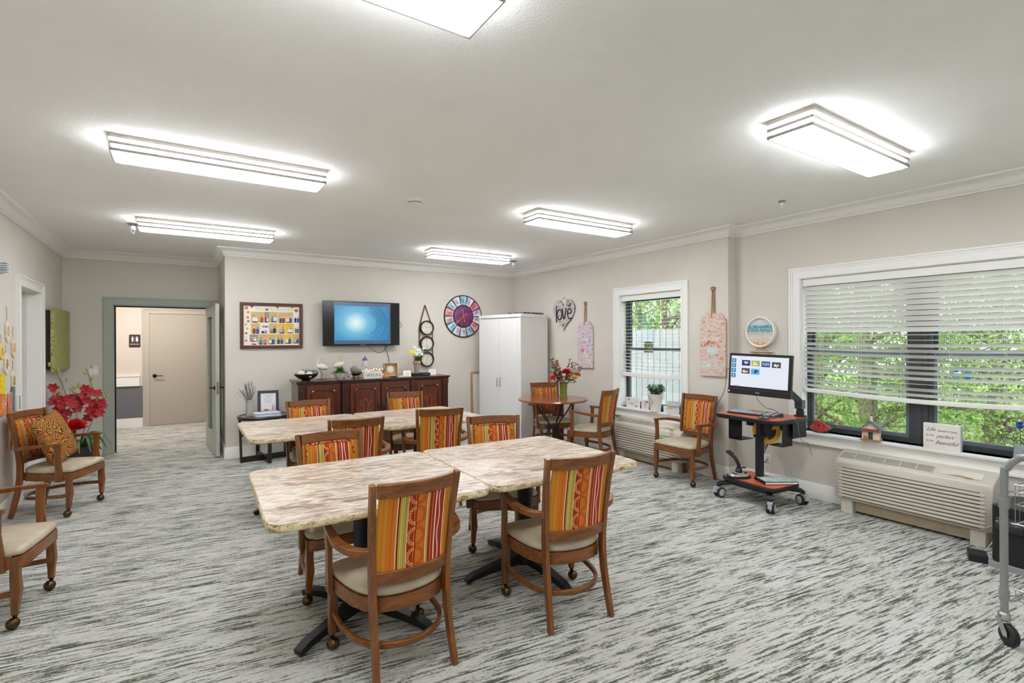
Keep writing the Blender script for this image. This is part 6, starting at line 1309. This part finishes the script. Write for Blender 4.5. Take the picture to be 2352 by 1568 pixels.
bm = BM(); beam(bm, [(0, 0, .105), (-.02, .01, .15), (-.14, .10, .30), (-.22, .15, .375)], [.05, .05, .045, .04], [.06, .05, .045, .04]); bx(bm, -.036, .030, -.034, .034, .07, .15); obj('arm_link', bm, M('arm_grey', (58, 64, 70), .35, vary=.05), ma, bevel=.004); bm = BM(); beam(bm, [(-.21, .14, .375), (-.275, .185, .375)], .07, .07); obj('arm_head', bm, BLACK, ma, bevel=.004)
kb = thing('keyboard', 'black keyboard with pale keys lying on the upper cart shelf', 'keyboard', (4.560, 2.80, .8128), R(-90+3)); bm = BM(); prism(bm, [(-.082, 0), (.082, 0), (.082, .028), (-.082, .014)], -.23, .23, 'x') ; obj('case', bm, BLACK, kb, bevel=.003)
def krow(nm, mat, fn):
    bm = BM(); 
    for r_ in range(6):
        for c_ in range(21):
            if not fn(r_, c_): continue
            x = -.205+.0205*c_; y = -.058+.0215*r_; z = .0165+(y+.082)/.164*.0135; cb(bm, (x, y, z), (.0165, .0165, .008))
    obj(nm, bm, mat, kb, bevel=.0015)
krow('grey_keys', M('key_grey', (186, 190, 196), .5, vary=0), lambda r_, c_: r_ < 6 and c_ not in (15, 19) and not (r_ >= 4 and 8 <= c_ <= 12)); krow('orange_keys', M('key_orange', (232, 116, 82), .5, vary=0), lambda r_, c_: r_ >= 4 and 8 <= c_ <= 12)
ms = thing('computer_mouse', 'black and silver mouse at the front edge of the upper cart shelf', 'mouse', (4.375, 2.595, .8128), R(-70)); bm = BM(); ball(bm, (0, 0, .012), .034, 16, sz=.5, sx=1.5, sy=.95)
for v in bm.verts: v.co.z = max(0, v.co.z)
obj('body', bm, M('mouse_silver', (90, 96, 104), .2, metal=.4, vary=.4, nscale=25), ms); bm = BM(); ball(bm, (-.022, 0, .03), .010, 10); obj('trackball', bm, BLACK, ms)
js = thing('joystick', 'black flight joystick on a silver base on the lower cart shelf', 'joystick', (4.50, 2.925, .2062), R(-20)); bm = BM(); lathe(bm, [(0, 0), (.115, 0), (.118, .010), (.10, .018), (0, .02)], seg=28, sy=.8); obj('base', bm, BLACK, js)
bm = BM(); lathe(bm, [(.10, .018), (.088, .030), (.055, .040), (.035, .044), (0, .044)], seg=28, sy=.75); obj('silver_top', bm, M('joystick_silver', (196, 196, 196), .25, metal=.5, vary=.05), js); bm = BM()
for (x, y) in ((-.06, -.025), (-.06, .0), (-.04, -.035), (.05, -.035), (.065, -.01)): cb(bm, (x, y, .036), (.016, .012, .012))
obj('buttons', bm, BLACK, js); bm = BM(); lathe(bm, [(.034, .040), (.030, .055), (.034, .062), (.028, .072), (.022, .085), (0, .085)], seg=20); tube(bm, cr([(0, 0, .08), (-.004, .0, .12), (-.02, .02, .17), (-.045, .045, .205)], 5), [.017]*16, 12); tube(bm, [(-.035, .035, .200), (-.06, .065, .225), (-.075, .085, .232)], [.020, .022, .012], 12); beam(bm, [(.01, -.01, .088), (.055, -.03, .092)], .022, .008); obj('stick', bm, BLACK, js)
nbk = thing('ring_binder', 'flat binder with a pale green patterned cover on the lower cart shelf', 'binder', (4.615, 2.625, .2062), R(-32)); bm = BM(); bx(bm, -.15, .15, -.10, .10, 0, .003); bx(bm, -.15, .15, -.10, .10, .024, .027); bx(bm, -.153, -.15, -.10, .10, 0, .027); obj('cover', bm, BLACK, nbk, bevel=.001)
m, t = newmat('marbled_sheet', .4); t.col(t.ramp(t.noise(t.coord(), 9, 5, .6, 1.2), [(.35, (142, 170, 160)), (.5, (196, 208, 206)), (.65, (212, 218, 216))])); bm = BM(); bx(bm, -.142, .142, -.092, .092, .0272, .0280); obj('cover_sheet', bm, m, nbk, smooth=False); bm = BM(); bx(bm, -.146, .146, -.096, .096, .004, .022); obj('pages', bm, MATS['paper_white'], nbk)
CBL = M('cord_dark', (38, 38, 42), .5, vary=0)
cable('draped_cable', 'thin black cord hanging from the left side of the monitor over the armchair', [(4.50, 2.97, 1.22), (4.56, 3.08, 1.235), (4.63, 3.14, 1.19), (4.68, 3.20, 1.00), (4.74, 3.33, .84), (4.72, 3.39, .74)], .0028, mat=CBL)
cable('grey_cable', 'thin grey cord draped over the right end of the cart', [(4.42, 2.56, .83), (4.50, 2.46, .822), (4.56, 2.405, .80), (4.575, 2.395, .70), (4.62, 2.385, .62), (4.68, 2.37, .60), (4.72, 2.365, .52), (4.73, 2.36, .48)], .0025, mat=M('cord_grey', (110, 112, 116), .5, vary=0))
cable('thin_cable', 'black lead running from the monitor base down behind the keyboard', [(4.48, 2.74, 1.01), (4.53, 2.74, .95), (4.62, 2.72, .88), (4.70, 2.70, .86), (4.76, 2.66, .818)], .0022, mat=CBL)
cable('power_cable', 'black power cords hanging between the cart column and wall outlet', [(4.66, 2.74, .56), (4.62, 2.78, .44), (4.66, 2.83, .36), (4.78, 2.86, .42), (4.80, 2.80, .52), (4.86, 2.90, .36), (5.0, 2.96, .27), (5.08, 2.98, .29)], .0042, mat=CBL)
cable('sagging_cable', 'thin black cord running from the cart to the armchair seat', [(4.43, 3.10, .785), (4.47, 3.20, .70), (4.44, 3.32, .62), (4.40, 3.38, .575), (4.40, 3.42, .54)], .0025, mat=CBL)
# ------------------------------------------------------------------ wire utility cart at the right edge
uc = thing('wire_utility_cart', 'grey metal rolling cart with wire baskets at the right edge', 'cart', (3.46, .80, 0), R(-8)); GM = M('powder_grey', (148, 152, 150), .35, metal=.35, vary=.03); WR = M('wire_steel', (176, 178, 178), .25, metal=.8, vary=0)
# local frame: x away from the window side, posts at (0,0) and (0,-.75)
UL = .62
bm = BM(); tube(bm, cr([(0, 0, .125), (0, 0, .80), (0, -.012, .875), (.0, -.05, .925), (0, -.11, .945), (0, -UL+.11, .945), (0, -UL+.05, .925), (0, -UL+.012, .875), (0, -UL, .80), (0, -UL, .125)], 6), .0165, 14); obj('push_handle', bm, GM, uc)
bm = BM(); tube(bm, cr([(.42, 0, .125), (.42, 0, .80), (.42, -.05, .925), (.42, -.11, .945), (.42, -UL+.11, .945), (.42, -UL+.05, .925), (.42, -UL, .80), (.42, -UL, .125)], 6), .0165, 14); obj('rear_handle', bm, GM, uc)
for x in (0, .42):
    for y in (0, -UL):
        for z in (.70, .24): bm = BM(); lathe(bm, [(.020, z-.028), (.0215, z-.022), (.0215, z+.022), (.020, z+.028)], (x, y, 0), 16); obj('collar', bm, GM, uc)
for k, (x, y) in enumerate(((0, 0), (.42, 0), (.42, -UL), (0, -UL))):
    bm = BM(); lathe(bm, [(.018, .155), (.026, .145), (.028, .120), (.018, .112)], (x, y, 0), 18); m_ = Matrix.Translation((x, y, 0)) @ Matrix.Rotation(R(60), 4, 'Z')
    for s in (-1, 1): prism(bm, [(.0, .125), (.03, .12), (-.018, .042), (-.042, .045), (-.040, .07)], s*.020-.0015, s*.020+.0015, 'y', m_)
    c1 = obj('caster_fork', bm, M('zinc', (190, 188, 184), .25, metal=.9, vary=.05), uc)
    bm = BM(); lathe(bm, [(.018, -.015), (.046, -.015), (.052, -.009), (.052, .009), (.046, .015), (.018, .015)], (-.028, 0, .052), 28, m=m_, axis='y'); obj('wheel', bm, BLACK, c1)
def wire_basket(nm, z0, z1, x0=-.0, x1=.42):
    y0, y1 = -.035, -UL+.035; bm = BM(); X0, X1 = x0+.02, x1-.02
    def ring(z, r): tube(bm, [(X0, y0, z), (X1, y0, z), (X1, y1, z), (X0, y1, z)], r, 6, closed=True)
    ring(z1, .0035); ring(z1-.035, .003); ring((z0+z1)/2, .002); ring(z0, .0035)
    n = 13
    for i in range(n+1):
        y = y0+(y1-y0)*i/n; tube(bm, [(X0, y, z1), (X0, y, z0), (X1, y, z0), (X1, y, z1)], .0016, 5)
    for i in range(1, 8): x = X0+(X1-X0)*i/8; tube(bm, [(x, y0, z1), (x, y0, z0), (x, y1, z0), (x, y1, z1)], .0016, 5)
    for (a, b) in ((x0, 0), (x0, -UL), (x1, 0), (x1, -UL)):
        tube(bm, [(a, b, z1-.04), (a+(.03 if a == x0 else -.03), (y0 if b == 0 else y1), z1-.035)], .0035, 5); tube(bm, [(a, b, z1-.065), (a+(.03 if a == x0 else -.03), (y0 if b == 0 else y1), z1-.06)], .0035, 5)
    obj(nm, bm, WR, uc)
wire_basket('upper_basket', .60, .795); wire_basket('lower_shelf', .225, .275)
bg_ = thing('black_device_box', 'black box with grey base standing on the floor behind the wire cart', 'box', (4.72, .93, 0), R(-6)); bm = BM(); prism(bm, rrect(-.19, .19, -.17, .17, .03, 4), .04, .42); obj('body', bm, BLACK, bg_, bevel=.012); bm = BM(); bx(bm, -.20, .20, -.18, .18, 0, .04); obj('base_plate', bm, M('base_silver', (150, 148, 150), .4), bg_, bevel=.003); bm = BM(); lathe(bm, [(.045, -.07), (.05, -.06), (.05, .06), (.045, .07)], (-.20, .06, .30), 20, axis='y'); obj('roller', bm, M('roller_black', (44, 48, 52), .2), bg_)
pw = thing('power_adapter', 'flat black power adapter on the floor by the heater', 'power adapter', (4.60, 1.20, 0), R(20)); bm = BM(); bx(bm, -.06, .06, -.05, .05, 0, .055); obj('brick', bm, BLACK, pw, bevel=.004)
cable('adapter_cable', 'white looped cord between the heater and the power adapter', [(4.86, 1.22, .16), (4.84, 1.18, .19), (4.80, 1.15, .15), (4.80, 1.17, .09), (4.74, 1.19, .04), (4.67, 1.20, .03)], .003, mat=M('cord_pale', (206, 204, 200), .5, vary=0))
# ------------------------------------------------------------------ left side
op = thing('potted_red_orchids', 'tall artificial red orchids with a big red bloom in a dark pot', 'potted plant', (-1.02, 7.78, 0))
bm = BM(); lathe(bm, [(0, 0), (.12, 0), (.15, .04), (.175, .22), (.185, .30), (.175, .31), (.16, .28), (0, .27)], seg=28); obj('pot', bm, M('pot_dark', (52, 38, 36), .5), op)
PX, PY = Vector((.98, .19, 0)), Vector((-.19, .98, 0))
def PO(u, d, z): return tuple(PX*u+PY*d+Vector((0, 0, z)))
bm = BM(); buds = []; fls = []
stems = [[(-.02, .27), (-.05, .70), (-.11, 1.02), (-.19, 1.24)], [(0, .27), (.01, .7), (.0, .9), (-.01, 1.0)], [(.03, .27), (.12, .70), (.15, .95), (.11, 1.20)], [(-.05, .27), (-.13, .60), (-.17, .78), (-.18, .92)], [(.05, .27), (.17, .62), (.22, .78), (.27, .86)]]
for k, s in enumerate(stems):
    q = cr([PO(u, .02*k-.04, z) for u, z in s], 7); tube(bm, q, .0035, 5); n = len(q)
    for j in range(int(n*.72), n): 
        if j % 2: p = Vector(q[j])+Vector(PO(random.Random(j+k).uniform(-.05, .05), 0, .03)); buds.append((q[j], tuple(p)))
    buds.append((q[-2], q[-1]))
for a, b_ in buds: tube(bm, [a, b_], .002, 4)
obj('stems', bm, M('orchid_stem', (92, 98, 58), .6), op)
for a, b_ in buds: bm = BM(); ball(bm, b_, .014, 8, sz=1.9); obj('bud', bm, M('bud_green', (160, 160, 96), .5), op)
rr = random.Random(77)
pts = [(-.19, 1.0), (-.16, .90), (-.12, .86), (-.19, .84), (-.12, .80), (-.06, .87), (-.15, .76), (.0, .87), (.07, .90), (.05, .84), (.03, .79), (.10, .83), (.09, .97), (.14, .93), (.20, .91), (-.13, .70), (-.07, .70), (-.11, .63), (.16, .80), (.23, .80), (.25, .76), (.13, .72), (.19, .73), (.22, .68), (.16, .66), (.02, .74), (-.02, .80), (-.17, .68), (-.10, .58), (.12, .62)]
for (u, z) in pts:
    c = Vector(PO(u, rr.uniform(-.05, .05), z)); nrm = Vector((rr.uniform(.0, .5), -1, rr.uniform(-.1, .4))).normalized(); uu = nrm.orthogonal().normalized(); vv = nrm.cross(uu)
    bm = BM()
    for k in range(6): a = 2*PI*k/6+rr.random()*.6; leafquad(bm, c, uu*math.cos(a)+vv*math.sin(a)+nrm*.25, nrm, .060, .056, .15)
    obj('orchid_bloom', bm, M('orchid_red', (166, 16, 26), .55, vary=.3, nscale=40), op, smooth=False)
bm = BM(); bloom(bm, PO(.0, -.12, .545), .105, 110, 5); obj('peony_bloom', bm, M('peony_red', (216, 26, 22), .6, vary=.2, nscale=50), op, smooth=False)
bm = BM()
for i in range(34):
    a = rr.uniform(0, 2*PI); L = rr.uniform(.22, .42); d = Vector((math.cos(a), math.sin(a), 0)); q = cr([tuple(d*.08+Vector((0, 0, .27))), tuple(d*(.12+L*.3)+Vector((0, 0, .27+L*.55))), tuple(d*(.14+L*.62)+Vector((0, 0, .24+L*.1)))], 6)
    q = [tuple(min(max(v, lo), hi) if ax == i_ else v for i_, v in enumerate(p) for ax, lo, hi in ((0, -.235, .4),) ) if False else p for p in q]; q = [(max(p[0], -.235), p[1], max(.01, p[2])) for p in q]
    n = len(q); beam(bm, q, [.030*math.sin(PI*(.12+.88*j/(n-1))*.95)+.002 for j in range(n)], .002)
obj('strap_leaves', bm, M('strap_green', (52, 88, 48), .4, vary=.3), op)
lp = thing('green_canvas_painting', 'green and gold canvas painting hanging on the left wall', 'painting', (XL, 8.28, 1.55))
bm = BM(); bx(bm, .045, .078, -.50, .50, -.37, .37); obj('canvas', bm, MATS['green_canvas'], lp, bevel=.003); bm = BM(); bx(bm, .0, .045, -.47, .47, -.34, .34); obj('stretcher_frame', bm, M('stretcher_dark', (48, 40, 48), .7), lp)
sw = thing('light_switch', 'white light switch plate on the wall behind the red orchids', 'light switch', (-.968, YL, 1.135)); bm = BM(); bx(bm, -.055, .055, -.007, 0, -.058, .058); obj('plate', bm, WHITEP, sw, bevel=.002); bm = BM()
for s in (-1, 1): bx(bm, s*.023-.014, s*.023+.014, -.010, -.007, -.032, .032)
obj('rocker', bm, M('rocker_white', (238, 237, 233), .35, vary=0), sw, bevel=.001)
rs2 = thing('restroom_sign', 'dark brown restroom sign with white figures in the hall', 'sign', (-.664, 11.33, 1.540)); bm = BM(); prism(bm, rrect(-.082, .082, -.112, .112, .012, 4), -.008, 0, 'y'); obj('plate', bm, M('sign_brown', (58, 40, 38), .5), rs2)
bm = BM(); WHT = M('sign_white', (236, 230, 224), .5, vary=0)
for s in (-1, 1):
    cx = s*.032; ell(bm, cx, .066, .011, .011, -.0085, 0); quad(bm, cx-.016, cx+.016, .020 if s < 0 else .012, .053, -.0085, 0); quad(bm, cx-.012, cx-.002, -.018, .02, -.0085, 0); quad(bm, cx+.002, cx+.012, -.018, .02, -.0085, 0)
    if s > 0: f = bm.faces.new([bm.verts.new(p) for p in ((cx-.020, -.0086, .004), (cx+.020, -.0086, .004), (cx+.006, -.0086, .05), (cx-.006, -.0086, .05))])
quad(bm, -.0012, .0012, -.02, .078, -.0085, 0); obj('pictogram', bm, WHT, rs2, smooth=False); text('lettering', 'RESTROOM', .024, WHT, rs2, frame_mx((0, -.0085, -.06), (1, 0, 0), (0, 0, 1)), .0004, bold=.0003)
# pillow on the left armchair
pl_ = thing('paisley_pillow', 'square paisley throw pillow leaning in the left armchair', 'pillow', (0, 0, 0))
bm = BM(); n = 16; s = .225
g = {}
for side in (1, -1):
    for i in range(n+1):
        for j in range(n+1):
            u, v = -1+2*i/n, -1+2*j/n
            if side < 0 and (i in (0, n) or j in (0, n)): g[(side, i, j)] = g[(1, i, j)]; continue
            th = .075*max(0, (1-u*u))**.45*max(0, (1-v*v))**.45; k = 1-.06*(1-abs(u))*(v*v)-.06*(1-abs(v))*(u*u)*0; pin = 1-.05*(math.cos(u*PI/2))*abs(v)**3; pin2 = 1-.05*(math.cos(v*PI/2))*abs(u)**3
            g[(side, i, j)] = bm.verts.new((u*s*pin2, side*th, v*s*pin))
    for i in range(n):
        for j in range(n): bm.faces.new((g[(side, i, j)], g[(side, i+1, j)], g[(side, i+1, j+1)], g[(side, i, j+1)]))
o = obj('cover', bm, MATS['pillow_fabric'], pl_, angle=180)
chm = Matrix.Translation((-.907, 6.12, 0)) @ Matrix.Rotation(R(-113), 4, 'Z')
pl_.matrix_world = chm @ Matrix.Translation((-.01, -.045, .655)) @ Matrix.Rotation(R(18), 4, 'X') @ Matrix.Rotation(R(12), 4, 'Y') @ Matrix.Rotation(R(6), 4, 'Z')
# paper ornaments, thermostat and small boxes on the left wall
def orn(y, z, w, h, cols, label, stringz=.12, shape='oval'):
    t = thing('paper_ornament', label, 'paper ornament', (XL+.002, y, z), 0, 'paper crafts on the left wall'); bm = BM()
    if shape == 'oval': po = [(w/2*math.cos(a), h/2*math.sin(a)) for a in [2*PI*k/20 for k in range(20)]]
    elif shape == 'hex': po = [(0, h/2), (w/2, h*.28), (w*.42, -h*.3), (0, -h/2), (-w*.42, -h*.3), (-w/2, h*.28)]
    else: po = [(-w*.3, h/2), (w*.3, h/2), (w/2, -h/2), (-w/2, -h/2)]
    prism(bm, po, 0, .012, 'x'); obj('cut_out', bm, M('craft_%d_%d' % (cols[0][0], cols[0][1]), cols[0], .8, vary=.12), t)
    bm = BM(); r_ = random.Random(int(y*100+z*10))
    for k in range(6): a = 2*PI*k/6; po = [(r_.uniform(-.1, .1)*w+w*.2*math.cos(a)+w*.12*math.cos(b), h*.16*math.sin(a)+h*.09*math.sin(b)) for b in (0, 1.57, 3.14, 4.71)]; prism(bm, po, .0122, .0135, 'x')
    obj('decoration', bm, M('craft_%d_%d' % (cols[1][0], cols[1][1]), cols[1], .8, vary=.1), t)
    if stringz: bm = BM(); tube(bm, [(.003, 0, h/2), (.001, 0, h/2+stringz)], .0015, 4); obj('string', bm, MATS['hemp_rope'], t)
ctp = (228, 216, 196); yl = (234, 204, 40)
for a in ((6.22, 1.62, .115, .20, (ctp, (208, 168, 96)), 'cream scalloped paper craft hanging highest on the left wall', .12, 'hex'), (6.42, 1.47, .115, .19, ((222, 208, 180), (206, 150, 50)), 'paper craft with an orange flower near the white door frame', .10, 'hex'),
          (6.18, 1.33, .115, .20, ((230, 214, 190), (170, 120, 60)), 'cream paper craft in the middle row of the left wall crafts', .07, 'hex'), (6.41, 1.17, .115, .19, ((224, 214, 186), (120, 130, 50)), 'paper craft with green leaves lowest by the door frame', .09, 'hex'),
          (6.07, 1.165, .15, .17, (yl, (244, 226, 90)), 'bright yellow bell shaped paper craft at the photo edge', .05, 'bell'), (6.08, .985, .17, .17, ((228, 130, 60), (230, 190, 170)), 'orange paper craft pocket under the yellow bell', 0, 'bell'),
          (6.04, 1.44, .12, .14, ((226, 206, 120), (210, 160, 60)), 'yellow tinted paper craft cut by the photo edge', .08, 'hex')): orn(*a)
tl = thing('fabric_streamer', 'orange fabric streamer hanging below the paper crafts', 'streamer', (XL+.02, 6.26, .56)); bm = BM(); beam(bm, [(0, 0, .0), (.012, .015, .2), (0, -.01, .36), (.004, -.01, .52)], .010, [.035, .05, .06, .04], up=(0, 1, 0)); obj('ribbon', bm, M('streamer_orange', (232, 124, 70), .8, vary=.3, nscale=12), tl); bm = BM(); bx(bm, -.012, .006, .085, .12, .33, .56); obj('blue_ribbon', bm, M('streamer_blue', (110, 140, 160), .8, vary=.4, nscale=12), tl)
th_ = thing('wall_thermostat', 'small white control box on the wall beside the white door frame', 'thermostat', (XL, 6.49, .96)); bm = BM(); bx(bm, 0, .03, -.045, .045, -.075, .075); obj('case', bm, WHITEP, th_, bevel=.003); bm = BM(); bx(bm, .03, .032, .01, .035, -.06, .06); obj('slot', bm, M('slot_grey', (120, 120, 118), .5), th_)
ls = thing('left_wall_bracket_light', 'pale striped fixture edge high on the left wall at the photo edge', 'wall fixture', (XL, 6.02, 2.16)); bm = BM()
for k in range(5): bx(bm, 0, .06, -.06, .05, .018*k-.04, .018*k-.030)
obj('fins', bm, M('fixture_pale', (214, 222, 228), .5), ls); bm = BM(); bx(bm, 0, .02, -.06, .055, -.05, .055); obj('back_plate', bm, WHITEP, ls)
# hanging hook at the ceiling corner
hk = thing('ceiling_hook', 'small grey fitting on the ceiling at the top left corner', 'ceiling fitting', (-.30, 1.76, ZC)); bm = BM(); lathe(bm, [(.022, 0), (.020, -.006), (.008, -.010), (.008, -.035), (0, -.037)], seg=16); obj('stem', bm, METAL, hk)
